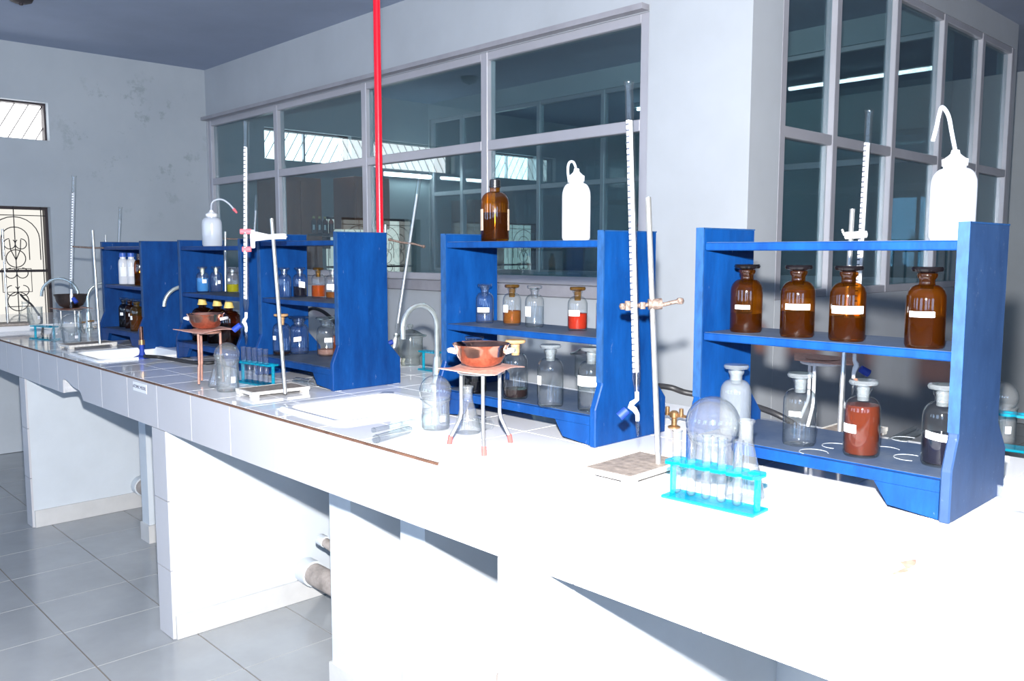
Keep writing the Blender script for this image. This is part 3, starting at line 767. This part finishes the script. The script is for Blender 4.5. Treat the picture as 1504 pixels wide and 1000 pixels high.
screw_bottle(shelf_pos(206, 419, 4, 1), .155, .025, 'amber', 'amber_dark', 'amber bottle beside the two white jars', .5, 'brown_liq', .6)
for i, px in enumerate((460.5, 469, 477, 486)):
    y = onX(px, 312, XE+.5).y
    screw_bottle((XE+.5, y, 1.50), .135, .0205, 'amber_dark', 'yellow_cap' if i < 3 else 'black_plastic',
                 'dark bottle with %s on the wall shelf behind the long window' % ('yellow cap' if i < 3 else 'black cap'), .55, 'dark_liq', .9,
                 [(.2, .5, .8, 0, 'label_paper')] if i < 3 else [], group='yellow-capped bottles on the wall shelf' if i < 3 else None)

def wash_bottle(pos, H, R, gl, tube_px, tip, label, liq=None, frac=.3, D=None):
    t = thing('wash_bottle', label, 'wash bottle', pos)
    nr = R*.50
    sh = [(nr+(R-nr)*cos(radians(x)), H*.62+(H*.18)*sin(radians(x))) for x in (0, 18, 36, 54, 72, 90)]
    prof = [(0, .002), (R*.9, 0), (R, .007)]+sh+[(nr, H*.835)]
    MB().lathe(prof, 30, cap=False).obj('body', gl, t)
    MB().lathe([(0, H*.825), (nr*1.12, H*.825), (nr*1.15, H*.90), (nr*1.0, H*.905), (nr*.6, H*.94), (nr*.42, H*.96), (nr*.35, H), (0, H)], 22).obj('cap', 'white_plastic', t)
    if liq: MB().lathe([(0, .006), (R*.93, .008), (R*.955, .014), (R*.955, H*frac), (0, H*frac)], 26).obj('liquid', liq, t)
    P = [Vector((0, 0, H*.98))]+[dep(x, y, D)-Vector(pos) for x, y in tube_px]
    MB().tube(spline(P, 6), R*.095, 10).obj('spout_tube', 'ldpe_haze', t)
    if tip:
        d = (P[-1]-P[-2]).normalized(); MB().tube([P[-1]-d*.004, P[-1]+d*.018], [R*.17, R*.1], 10).obj('tip', tip, t)
p = onY(1397, 346, 1.605); pos = (p.x, 1.605, shelf_z(0, 2)); D = depth(pos)
wash_bottle(pos, .156, .0370, 'ldpe_haze', [(1398, 195), (1393, 170), (1385, 158), (1381, 162), (1375, 188), (1370, 207)], None, 'large translucent wash bottle with bent spout, tan water at the bottom', 'tan_water', .11, D)
p = onY(846, 350, 1.60); pos = (p.x, 1.60, shelf_z(1, 2)); D = depth(pos)
wash_bottle(pos, .176, .0352, 'ldpe', [(846, 247), (842, 238), (836, 239), (834, 250), (836, 268)], None, 'opaque white wash bottle with hooped spout beside the brown bottle', None, .3, D)
p = onY(312, 357, 1.60); pos = (p.x, 1.60, shelf_z(3, 2)); D = depth(pos)
wash_bottle(pos, .150, .0405, 'ldpe_haze', [(311, 299), (316, 294), (326, 293), (336, 299), (344, 308)], 'pink_rubber', 'translucent wash bottle whose arched spout ends in a red tip', 'water', .3, D)

# ================================================================== STANDS AND BURETTES
def stand(base_px, base_size, rz, rod_bot, rod_top, label, clamp=None, z=BZ, hidden=False):
    """retort stand: cast base on feet, rod, optional clamp; pixels place the rod, depth comes from the bench"""
    b = onz(*base_px, z); t = thing('retort_stand', label, 'retort stand', b, rz)
    L, Wd = base_size
    MB().box(-L/2, L/2, -Wd/2, Wd/2, .008, .018).obj('base', 'iron_base', t, smooth=False, bevel=.003)
    for sx in (-1, 1):
        for sy in (-1, 1): MB().box(sx*(L/2-.012)-.012, sx*(L/2-.012)+.012, sy*(Wd/2-.012)-.012, sy*(Wd/2-.012)+.012, 0, .0135).obj('foot', 'base_edge', t, smooth=False, bevel=.002)
    rim = MB()
    for (a0, a1, b0, b1) in rect_minus((-L/2-.001, L/2+.001, -Wd/2-.001, Wd/2+.001), [(-L/2+.006, L/2-.006, -Wd/2+.006, Wd/2-.006)]): rim.box(a0, a1, b0, b1, .009, .0186)
    rim.obj('rim', 'base_edge', t, smooth=False)
    r0 = onz(*rod_bot, z+.016); D = depth(r0); r1 = dep(*rod_top, D)
    M = Matrix.Translation(b) @ Matrix.Rotation(rz, 4, 'Z'); I = M.inverted()
    MB().tube([I @ r0, I @ r1], .0058, 12).obj('rod', 'steel', t)
    return t, I, D
def burette(top, bot, D, label, stopcock_px, knob_px, R=.0082, D2=None, mat='glass', tick=1):
    """burette: barrel, graduated strip, stopcock with blue key, drawn tip"""
    a, bq = dep(*top, D), dep(*bot, D2 or D); s = dep(*stopcock_px, D2 or D)
    ax = (a-bq).normalized(); L = (a-bq).length
    t = bpy.data.objects.new('burette', None); COL.objects.link(t); t.location = bq; tag(t, label, 'burette')
    q = Vector((0, 0, 1)).rotation_difference(ax); t.rotation_mode = 'QUATERNION'; t.rotation_quaternion = q
    I = (Matrix.Translation(bq) @ q.to_matrix().to_4x4()).inverted()
    zs = (I @ s).z
    MB().lathe([(R*.4, zs+.012), (R*.5, zs+.03), (R, zs+.055), (R, L-.008), (R*1.3, L)], 16, cap=False).obj('barrel', mat, t)
    MB().tube([(0, 0, zs+.07), (0, 0, L-.08)], R*(.66 if tick == 1 else .45), 12).obj('milk_strip', 'white_plastic' if tick == 1 else 'ldpe_haze', t)
    if tick:
        fa = math.atan2(*(q.inverted() @ -(bq-EYE)).yx)
        label_patch(t, R*1.01, zs+.07, L-.08, fa, .75, 'burette_scale', -.55)
    k = I @ s
    MB().tube([(0, 0, zs+.03), (0, 0, zs+.014), (k.x*.8, k.y*.8, zs+.006), (k.x, k.y, zs), (k.x*.4, k.y*.4, zs-.006), (0, 0, zs-.016), (0, 0, zs-.03)], [R*.55, R*.55, R*.7, R*.8, R*.7, R*.55, R*.5], 10).obj('stopcock', 'white_plastic', t)
    MB().tube([(0, 0, zs-.028), (0, 0, .02), (0, 0, 0)], [R*.55, R*.5, R*.18], 10).obj('tip', mat, t)
    kk = I @ dep(*knob_px, D2 or D); d = kk-k
    MB().tube([k+d*.45, k+d*.5, k+d*1.5], [R*.6, R*1.05, R*1.15], 12).obj('key', 'blue_plastic', t)
    return t, I
def rusty_clamp(t, I, pts, D, mat='rust', knobs=True, R=.0045):
    P = [I @ dep(x, y, D) for x, y in pts]
    c = MB().tube(spline(P, 5), R, 10).obj('clamp', mat, t)
    if knobs:
        for e in (P[0], P[-1]): MB().lathe([(0, -.007), (.006, -.006), (.0085, 0), (.006, .006), (0, .007)], 12, at=e).obj('screw_knob', mat, c)
    return c
# nearest stand, beside the second rack
t, I, D = stand((933, 693), (.20, .125), radians(92), (967, 682), (952, 290), 'retort stand with rusty clamp on grey plate base holding the tallest burette')
c = rusty_clamp(t, I, [(915, 450), (928, 450), (945, 448), (958, 447), (975, 447), (988, 444), (999, 442)], D)
P = [I @ dep(x, y, D) for x, y in ((952, 447), (972, 446))]
MB().tube(P, .0115, 12).obj('boss_head', 'rust', t)
MB().tube([I @ dep(922, 442, D-.006), I @ dep(922, 456, D-.006)], .006, 8).obj('jaw', 'rust', t)
MB().tube([I @ dep(944, 444, D-.006), I @ dep(944, 454, D-.006)], .006, 8).obj('jaw', 'rust', t)
burette((923.5, 120), (937, 641), D-.006, 'tall graduated burette clamped in front of the blue rack end panel', (926, 597), (915, 607), .0082)
# stand with the white clamp
t, I, D = stand((401, 577), (.195, .12), radians(88), (419, 578), (399, 321), 'retort stand with white clamp and brown wooden-looking base by the bench edge')
P = [(372, 347), (395, 348), (412, 347), (420, 347)]
b = MB().tube([I @ dep(x, y, D-.008) for x, y in P], [.017, .0085, .009, .009], 10); b.obj('clamp_arm', 'white_plastic', t)
MB().tube([I @ dep(420, 347, D-.008), I @ dep(421.5, 348.5, D-.008)], .003, 8).obj('clamp_screw', 'steel', t)
MB().box(-.006, .006, -.006, .006, -.028, .028).obj('clamp_fork', 'white_plastic', t, I @ dep(371, 351, D-.008), smooth=False, bevel=.002)
for y in (340, 366):
    MB().tube([I @ dep(353 if y == 340 else 356, y, D-.012), I @ dep(369, y, D-.008)], .0085, 10).obj('jaw_pad', 'pink_rubber', t)
burette((361.5, 178), (361.5, 506), D-.008, 'burette held in the white clamp with pink jaws', (358, 473), (348, 481), .0082, tick=2)
# far left pair
t, I, D = stand((129, 509), (.22, .13), radians(95), (147, 505), (136, 338), 'retort stand with pale base at the far end of the bench')
rusty_clamp(t, I, [(106, 362), (120, 363), (140, 364), (152, 364)], D, knobs=False)
burette((109, 258), (104, 458), D, 'burette on the far stand in front of the stained wall', (105, 434), (110, 441), .009, tick=2)
# far side of the bench
zb = BZ
t, I, D = stand((1250, 640), (.16, .11), radians(90), (1233, 636), (1252, 307), 'retort stand with white boss seen behind the amber bottles')
MB().tube([I @ dep(1242, 346, D), I @ dep(1272, 344, D)], .009, 10).obj('boss_head', 'white_plastic', t)
MB().tube([I @ dep(1240, 345, D), I @ dep(1237, 337, D)], .003, 8).obj('screw', 'steel', t)
burette((1277, 162), (1252, 580), D, 'burette rising behind the rack below the wash bottle', (1258, 538), (1270, 545), .0085)
t, I, D = stand((566, 533), (.13, .09), radians(90), (566, 531), (566, 330), 'retort stand hidden behind the scuffed rack, clamp showing')
rusty_clamp(t, I, [(573, 352), (590, 356), (607, 358), (622, 362)], D)
burette((617, 256), (577, 522), D, 'pale burette leaning against the window side behind the scuffed rack', (580, 500), (574, 503), .009, tick=False)
t, I, D = stand((330, 498), (.16, .11), radians(90), (331, 496), (331, 340), 'retort stand behind the rack of yellow-capped bottles')
rusty_clamp(t, I, [(328, 350), (345, 351), (372, 350)], D, knobs=False)
burette((377, 286), (366, 480), D, 'burette behind the burette with pink clamp jaws', (368, 460), (372, 464), .009, tick=False)
t, I, D = stand((160, 480), (.16, .11), radians(90), (158, 478), (155, 345), 'retort stand showing above the rack of white jars')
rusty_clamp(t, I, [(150, 366), (165, 366), (180, 365)], D, knobs=False)
burette((177, 304), (170, 460), D, 'burette behind the rack of white jars', (171, 445), (174, 448), .009, tick=False)

# ================================================================== TRIPODS AND BOWLS
def tripod(feet_c, Ht, rz, label, tips='red_rubber', leg='steel', R0=.052, R1=.083, gz='gauze'):
    t = thing('tripod', label, 'tripod', feet_c, rz)
    for k in range(3):
        a = 2*pi*k/3
        def P(r, z): return (r*cos(a), r*sin(a), z)
        l = MB().tube([P(R0, Ht-.006), P(R0, Ht*.42), P(R0+.004, Ht*.34), P(R1, .012)], .0042, 8).obj('leg', leg, t)
        if tips: MB().tube([P(R1-.003, .020), P(R1+.001, .0)], .0056, 8).obj('foot_tip', tips, l)
    MB().tube([(R0*cos(radians(i*15)), R0*sin(radians(i*15)), Ht-.005) for i in range(24)], .004, 8, True).obj('ring', leg, t)
    return t
def gauze(pos, s, rz, label, mat='gauze'):
    t = thing('wire_gauze', label, 'wire gauze', pos, rz)
    nn = 6; V = []; Fc = []
    for z in (0, .0022):
        for i in range(nn+1):
            for j in range(nn+1):
                x = -s/2+s*i/nn; y = -s/2+s*j/nn; d = (max(abs(x), abs(y))/(s/2))**3
                V.append((x, y, z+d*.004*sin(3*x/s+5*y/s)+.0035))
    N = (nn+1)**2
    for i in range(nn):
        for j in range(nn):
            k = i*(nn+1)+j; Fc += [(k, k+nn+1, k+nn+2, k+1), (N+k, N+k+1, N+k+nn+2, N+k+nn+1)]
    for i in range(nn):
        for (p, q) in ((i, i+1), (nn*(nn+1)+i+1, nn*(nn+1)+i), ((i+1)*(nn+1), i*(nn+1)), (i*(nn+1)+nn, (i+1)*(nn+1)+nn)): Fc.append((p, q, N+q, N+p))
    MB().add(V, Fc).obj('mesh_square', mat, t)
    MB().lathe([(0, .0058), (s*.30, .0058), (s*.31, .0064), (0, .0064)], 20).obj('centre_disc', mat, t)
def bowl(pos, R, Hb, label, mat='copper', ears='ceramic', rz=0):
    t = thing('water_bath_bowl', label, 'bowl', pos, rz)
    po = [(0, 0), (R*.45, .001), (R*.72, Hb*.18), (R*.88, Hb*.5), (R*.95, Hb*.85), (R*1.04, Hb)]
    pi_ = [(R*1.03, Hb+.001), (R*.92, Hb*.86), (R*.85, Hb*.5), (R*.69, Hb*.2), (R*.42, .004), (0, .003)]
    MB().lathe(po+pi_, 32, cap=False).obj('bowl', mat, t)
    if ears:
        for s in (-1, 1):
            MB().tube([(s*R*.88, -.018, Hb*.66), (s*R*1.12, -.012, Hb*.72), (s*R*1.17, 0, Hb*.72), (s*R*1.12, .012, Hb*.72), (s*R*.88, .018, Hb*.66)], .005, 8).obj('handle', ears, t)
c = (onz(657, 652, BZ)+onz(711, 669, BZ)+onz(753, 650, BZ))/3
HT = .183
a0 = onz(711, 669, BZ); an = math.atan2(a0.y-c.y, a0.x-c.x)
tripod((c.x, c.y, BZ), HT, an, 'steel tripod with red rubber feet under the shiny copper bowl')
gauze((c.x, c.y, BZ+HT-.001), .15, radians(20), 'copper-coloured wire gauze square on the red-footed tripod')
bowl((c.x, c.y, BZ+HT+.0065), .064, .052, 'shiny copper bowl on the red-footed tripod', rz=radians(46))
c = onz(306, 566, BZ); HT = .187
tripod((c.x, c.y, BZ), HT, radians(-60), 'slim coppery tripod without foot caps near the burner hose', None, 'copper_dull', .044, .05)
gauze((c.x, c.y, BZ+HT-.001), .15, radians(15), 'tilted-looking copper gauze on the slim coppery tripod')
bowl((c.x, c.y, BZ+HT+.0065), .060, .050, 'brownish copper bowl in front of the yellow-capped bottles', rz=radians(46))
c = onz(107, 495, BZ); HT = .15
tripod((c.x, c.y, BZ), HT, 0, 'tripod carrying a blackened bowl at the far end', None, 'steel')
gauze((c.x, c.y, BZ+HT-.001), .15, .3, 'dark gauze under the blackened bowl', 'copper_dull')
bowl((c.x, c.y, BZ+HT+.0065), .080, .07, 'blackened bowl on the far tripod', 'bowl_dark', None)
c = onz(1205, 628, BZ)
tripod((c.x, c.y, BZ), .175, .6, 'white-legged tripod on the far side behind the amber bottles', None, 'white_plastic')
gauze((c.x, c.y, BZ+.174), .14, .5, 'dark gauze on the white-legged tripod', 'copper_dull')

# ================================================================== GLASSWARE
def beaker(pos, R, H, label, mat='glass_flask', mark=True):
    t = thing('beaker', label, 'beaker', pos)
    MB().lathe([(0, .001), (R*.92, .0), (R, .006), (R, H-.006), (R*1.08, H), (R*1.05, H+.001), (R*.975, H-.006), (R*.975, .007), (R*.9, .003), (0, .003)], 28, cap=False).obj('glass_wall', mat, t)
    if mark: label_patch(t, R*1.003, H*.30, H*.5, facing(pos), .4, 'label_paper', .5)
def flask_down(pos, R, neck_r, neck_l, label):
    """round-bottomed flask standing upside down, neck in the beaker; pos is the sphere centre"""
    t = thing('round_flask', label, 'flask', pos)
    P = [(R*sin(radians(a)), R*cos(radians(a))) for a in range(0, 158, 9)]
    P = [p for p in P if not (p[1] < 0 and p[0] < neck_r*1.05)]+[(neck_r, -R*1.0), (neck_r, -R-neck_l+.004), (neck_r*1.2, -R-neck_l)]
    MB().lathe(P, 32, cap=False).obj('bulb', 'glass_flask', t)
    MB().lathe([(neck_r*1.03, -R-neck_l*.55), (neck_r*1.03, -R-neck_l*.25)], 20, cap=False).obj('frosted_band', 'glass_milky', t)
def flask_on_beaker(base_px, top_px, Rp, bR, lb, lf):
    b = onz(*base_px, BZ); D = depth(b); R = Rp/F*D; bR *= R
    ctr = dep(*top_px, D); cz = ctr.z
    zt = cz-sqrt(R*R-(bR*.97)**2)-.0                       # rim where the sphere rests
    Hb = zt-BZ
    beaker((b.x, b.y, BZ), bR, Hb, lb)
    flask_down((b.x, b.y, cz), R, R*.30, max(.02, min(.05, cz-R-BZ-.012)), lf)
flask_on_beaker((1045, 704), (1045, 619), 39, .80, 'clear glass beaker holding the largest round flask, behind the cyan rack', 'largest round glass flask, upside down on a beaker beside the cyan rack')
flask_on_beaker((640, 629), (641, 573), 23.5, .88, 'clear glass beaker with white mark beside the red-footed tripod', 'round glass flask upside down on the beaker beside the red-footed tripod')
flask_on_beaker((335, 574), (336, 520), 18, .90, 'clear glass beaker standing by the white-clamp retort stand', 'round glass flask upside down on the beaker by the white-clamp stand')
flask_on_beaker((106, 503), (106, 474), 14, .9, 'glass beaker at the far end in front of the dark bowl', 'round glass flask upside down in front of the blackened bowl')

def erlenmeyer(px, H, R, label, tilt=0):
    b = onz(*px, BZ); t = thing('conical_flask', label, 'flask', b)
    nr = R*.36
    MB().lathe([(0, .001), (R*.9, 0), (R, .006), (R*.97, .016), (nr*1.15, H*.68), (nr, H*.74), (nr, H-.008), (nr*1.25, H-.003), (nr*1.2, H), (nr*.95, H-.004), (nr*.95, H*.74)], 28, cap=False).obj('body', 'glass_flask', t)
    label_patch(t, R*.72, H*.30, H*.36, facing(b), .25, 'label_paper')
erlenmeyer((1093, 731), .146, .0365, 'conical flask next to the cyan test-tube rack and round flask')
erlenmeyer((687, 635), .118, .034, 'conical flask under the shiny copper bowl, behind the tripod legs')
erlenmeyer((322, 568), .11, .036, 'conical flask beside the slim coppery tripod')
erlenmeyer((84, 501), .12, .036, 'conical flask at the far end beside the pale blue rack')
def lying_tube(p0, p1, r, label, mat='glass', flare=False):
    a, b = onz(*p0, BZ+r), onz(*p1, BZ+r)
    t = thing('glass_tube', label, 'glass tube', a); d = b-a
    MB().tube([(0, 0, 0), d*.92, d], [r, r, r*(.6 if not flare else 1)], 14).obj('tube', mat, t)
    MB().tube([d*-.01, d*.03], r*1.12, 14).obj('rim', mat, t)
lying_tube((552, 645), (603, 630), .010, 'glass tube lying on the bench near the middle sink', 'glass')
lying_tube((548, 632), (610, 618), .006, 'thin glass rod lying beside the middle sink', 'glass')
def lying_beaker(px, r, L, ang, label):
    b = onz(*px, BZ+r); t = thing('small_beaker', label, 'beaker', b, ang)
    prof = [(0, 0), (r*.9, 0), (r, .004), (r, L-.004), (r*1.1, L)]
    m = MB().lathe(prof, 22, cap=False); m.v = [(z-L/2, y, -x) for x, y, z in m.v]; m.obj('glass_wall', 'glass', t)
    m = MB().lathe([(r*1.1, L), (r*1.14, L+.001), (r*1.1, L+.003)], 22, cap=False); m.v = [(z-L/2, y, -x) for x, y, z in m.v]; m.obj('rim', 'glass_milky', t)
lying_beaker((708, 620), .016, .05, radians(-5), 'small glass beaker lying on its side under the copper bowl')
lying_beaker((445, 562), .016, .075, radians(15), 'small glass bottle lying on its side in front of the scuffed rack')
lying_tube((1318, 650), (1352, 634), .008, 'glass tube lying behind the rack of amber bottles', 'glass')
lying_tube((1308, 646), (1345, 628), .006, 'thin glass rod lying behind the rack of amber bottles', 'glass')

def tt_rack(c, L, Wd, H, rz, label, nh=6, mat='cyan'):
    t = thing('test_tube_rack', label, 'test tube rack', c, rz)
    MB().box(-L/2, L/2, -Wd/2, Wd/2, 0, .006).obj('base_plate', mat, t, smooth=False, bevel=.0015)
    # perforated top plate
    b = MB(); p = L/nh; r = min(p*.36, Wd*.34); wy = Wd*.42
    for i in range(nh):
        cx = -L/2+p*(i+.5); k = 16
        V = []
        for z in (H-.006, H):
            for j in range(k):
                a = 2*pi*j/k; V.append((cx+r*cos(a), r*sin(a), z))
            for j in range(k):
                a = 2*pi*j/k; u, v = cos(a), sin(a); s = 1/max(abs(u)/(p/2), abs(v)/wy); V.append((cx+u*s, v*s, z))
        Fc = []
        for j in range(k):
            l = (j+1) % k
            Fc += [(j, l, k+l, k+j), (2*k+j, 3*k+j, 3*k+l, 2*k+l), (j, 2*k+j, 2*k+l, l), (k+j, k+l, 3*k+l, 3*k+j)]
        b.add(V, Fc)
    b.obj('top_plate', mat, t, smooth=False)
    for s in (-1, 1): MB().tube([(s*(L/2-.008), 0, .006), (s*(L/2-.008), 0, H-.006)], .0058, 12).obj('end_post', mat, t)
    return t
TUBE = None
def test_tube(c, rz, off, label, group, H=.118, r=.0085):
    global TUBE
    p = Vector(c)+Matrix.Rotation(rz, 3, 'Z') @ Vector(off)
    if TUBE is None:
        TUBE = MB().lathe([(r*sin(radians(a)), r-r*cos(radians(a))) for a in (0, 25, 50, 75, 90)]+[(r, H-.003), (r*1.18, H-.001), (r*1.1, H), (r*.9, H-.003)], 16, cap=False).mesh('test_tube', 'glass_tubing')
    o = place(TUBE, 'test_tube', None, p); tag(o, label, 'test tube', group)
a, b2 = onz(975, 731, BZ), onz(1103, 760, BZ); c = (a+b2)/2; d = b2-a; rz = math.atan2(d.y, d.x)
c = c+Vector((-d.y, d.x, 0)).normalized()*.026
tt_rack(c, .185, .058, .070, rz, 'bright cyan test-tube rack in front of the largest round flask')
for i in range(5): test_tube(c, rz, (-.0771+.0308*i, 0, .006), 'glass test tube in the bright cyan rack by the largest round flask', 'tubes in the front cyan rack')
c = onz(379, 564, BZ); rz2 = rz+radians(4)
tt_rack(c, .19, .055, .075, rz2, 'cyan test-tube rack behind the white-clamp retort stand')
for i in range(5): test_tube(c, rz2, (-.079+.0317*i, 0, .006), 'glass test tube in the cyan rack behind the white-clamp stand', 'tubes in the middle cyan rack')
c = onz(66, 498, BZ); tt_rack(c, .17, .06, .07, rz+.25, 'pale blue test-tube rack at the far end of the bench')
c = onz(633, 544, BZ); tt_rack(c, .10, .05, .075, rz, 'cyan test-tube rack beside the lidded glass jar')
c = onz(1514, 664, BZ); tt_rack(c, .20, .06, .085, rz, 'cyan test-tube rack behind the near sink')
b = onz(1468, 648, BZ); D = depth(b); beaker((b.x, b.y, BZ), .034, .085, 'clear beaker half hidden behind the rack end panel by the near sink')
flask_down((b.x, b.y, BZ+.108), .036, .011, .03, 'round flask on a beaker half hidden behind the rack by the near sink')
b = onz(1488, 728, BZ)
pd = thing('petri_dish', 'shallow clear plastic dish at the edge of the near sink', 'dish', b)
MB().lathe([(0, 0), (.036, 0), (.038, .003), (.038, .022), (.036, .022), (.036, .004), (0, .003)], 28, cap=False).obj('dish', 'plastic_clear', pd)
MB().lathe([(.0385, .020), (.040, .023), (.0385, .0245)], 28, cap=False).obj('rim', 'plastic_clear', pd)

def desiccator(px, R, H, label, knob=True):
    b = onz(*px, BZ); t = thing('desiccator_jar', label, 'glass jar', b)
    MB().lathe([(0, .002), (R*.75, 0), (R*.80, .01), (R*.72, H*.18), (R, H*.28), (R, H*.66), (R*1.02, H*.68), (R*1.3, H*.70), (R*1.3, H*.715)], 30, cap=False).obj('jar', 'glass_thick', t)
    l = MB().lathe([(R*1.32, H*.718), (R*1.32, H*.735), (R*1.05, H*.75), (R*.6, H*.83), (R*.2, H*.87), (0, H*.88)], 30, cap=False).obj('lid', 'glass_thick', t)
    MB().lathe([(0, H*.87), (R*.16, H*.87), (R*.13, H*.90), (R*.26, H*.95), (R*.2, H*.99), (0, H)], 18, cap=False).obj('knob', 'glass_thick', l)
desiccator((603, 536), .050, .165, 'footed glass jar with knobbed lid between the racks near the faucet')
desiccator((866, 572), .050, .165, 'knobbed glass jar seen through the rack behind the clear bottles')

# ================================================================== FAUCETS, GAS TAPS, HOSES
def faucet(base, out, top_z, label):
    t = thing('faucet', label, 'faucet', base); o = Vector(out)-Vector(base); h = top_z-base[2]
    MB().lathe([(.026, 0), (.026, .008), (.017, .014), (.015, .07), (.012, .10)], 18).obj('body', 'chrome', t)
    r = o.xy.length/2
    P = [(0, 0, .09), (0, 0, h-r)]
    u = o.xy.normalized() if o.xy.length > 0 else Vector((1, 0))
    for k in range(1, 12):
        a = pi*k/12; P.append((u.x*(r-r*cos(a)), u.y*(r-r*cos(a)), h-r+r*sin(a)))
    P.append((o.x, o.y, h-r)); P.append((o.x, o.y, o.z))
    MB().tube(P, .0085, 12).obj('gooseneck', 'chrome', t)
    hd = MB().tube([(0, 0, .05), (.035, 0, .052)], .007, 10).obj('valve', 'brass', t)
    MB().tube([(.036, -.018, .052), (.036, .018, .052)], .005, 8).obj('handle', 'brass', hd)
b = onY(642, 560, 1.80); bx = b.x
o = onY(592, 498, 1.66)
faucet((bx, 1.80, BZ), (o.x, 1.66, o.z), onY(620, 449, 1.72).z, 'grey gooseneck faucet in front of the footed glass jar')
o = onX(241, 450, -3.93); faucet((-3.90, 1.73, BZ), (-3.93, o.y, o.z), onX(262, 421, -3.92).z, 'gooseneck faucet reaching out from behind the far racks')
o = onz(118, 486, BZ); faucet((o.x, o.y, BZ), (o.x-.12, o.y-.16, BZ+.2), BZ+.30, 'gooseneck faucet arching over the blackened bowl')
o = onz(131, 484, BZ); faucet((o.x, o.y, BZ), (o.x+.03, o.y+.17, BZ+.16), BZ+.27, 'gooseneck faucet beside the rack of white jars')
# gas taps
def gas_tap(px, label):
    b = onz(*px, BZ); t = thing('gas_tap', label, 'gas tap', b); t.scale = (.72, .72, .62)
    MB().lathe([(.022, 0), (.022, .006), (.010, .012), (.010, .04), (.016, .045), (.016, .065), (.008, .072), (0, .074)], 18).obj('body', 'brass', t)
    for s in (-1, 1):
        n_ = MB().tube([(0, 0, .054), (s*.05, 0, .054)], .0065, 10).obj('nozzle', 'brass', t)
        MB().tube([(s*.03, 0, .05), (s*.03, 0, .085)], .008, 10).obj('turn_key', 'brass', n_)
gas_tap((990, 628), 'brass double gas tap between the two near racks')
gas_tap((432, 520), 'brass gas tap behind the wide-mouth bottles')
def hose(pts, label, r=.0075):
    P = [Vector(p) for p in pts]; o = P[0].copy(); t = thing('rubber_hose', label, 'hose', o)
    MB().tube(spline([p-o for p in P], 6), r, 10).obj('hose', 'black_rubber', t)
    MB().tube([P[-1]-o, (P[-1]-o)*1.0+(P[-1]-P[-2]).normalized()*.02], r*1.2, 10).obj('end_cuff', 'black_rubber', t)
def hz(px, py, z): return onz(px, py, BZ+z)
hose([hz(440, 512, .014), onY(443, 475, 1.86), onY(455, 454, 1.86), onY(475, 458, 1.86), onY(495, 478, 1.86), onY(505, 505, 1.86), hz(515, 524, .014)], 'black rubber hose arching behind the scuffed rack')
hose([hz(212, 523, .02), hz(240, 525, .008), hz(275, 531, .008), hz(300, 533, .008), hz(318, 532, .008)], 'black rubber hose from the gas burner to the racks')
hose([onY(960, 566, 1.80), onY(985, 569, 1.80), onY(1010, 577, 1.83), onY(1060, 584, 1.86), onY(1110, 597, 1.86), onY(1150, 613, 1.86), hz(1190, 640, .014)], 'black rubber hose passing behind the rack of amber bottles')
b = onz(209, 526, BZ)
bn = thing('gas_burner', 'slim copper-tubed gas burner with blue base beside the far sink', 'burner', b)
MB().lathe([(.034, 0), (.034, .006), (.014, .014), (.010, .026)], 18).obj('base', 'blue_plastic', bn)
MB().lathe([(.0095, .026), (.0095, .062)], 12).obj('lower_tube', 'blue_plastic', bn)
MB().lathe([(.0085, .062), (.0085, .135), (.006, .136)], 12).obj('barrel', 'copper', bn)
MB().lathe([(.013, .058), (.013, .078)], 12).obj('collar', 'brass', bn)

# ------------------------------------------------------------------ on the end bench
zb = .93
def eb_at(px, py): return onz(px, py, zb)
b = eb_at(12, 478)
t = thing('retort_stand', 'dark retort stand base on the end wall bench below the grille', 'retort stand', b, radians(80))
MB().box(-.10, .10, -.07, .07, 0, .016).obj('base', 'iron_base', t, smooth=False, bevel=.003)
MB().tube([(0, 0, .012), (0, 0, .55)], .006, 10).obj('rod', 'steel', t)
b = eb_at(38, 474); t = thing('conical_flask', 'conical flask on the end wall bench before the frosted window', 'flask', b)
MB().lathe([(0, .001), (.042, 0), (.046, .007), (.018, .09), (.016, .10), (.016, .125), (.02, .13)], 24, cap=False).obj('body', 'glass', t)
MB().lathe([(.0165, .115), (.019, .118), (.0165, .121)], 20, cap=False).obj('neck_ring', 'glass_milky', t)
b = eb_at(52, 476); beaker((b.x, b.y, zb), .04, .10, 'glass beaker on the end wall bench before the frosted window')
pc = [onX(30, 432, -5.9), onX(36, 439, -5.9), onX(46, 447, -5.88), onX(54, 458, -5.86), onX(60, 467, -5.84), onX(63, 477, -5.8)]
hose(pc+[hz(62, 490, .03)], 'thin black hose drooping in front of the grille window', .006)
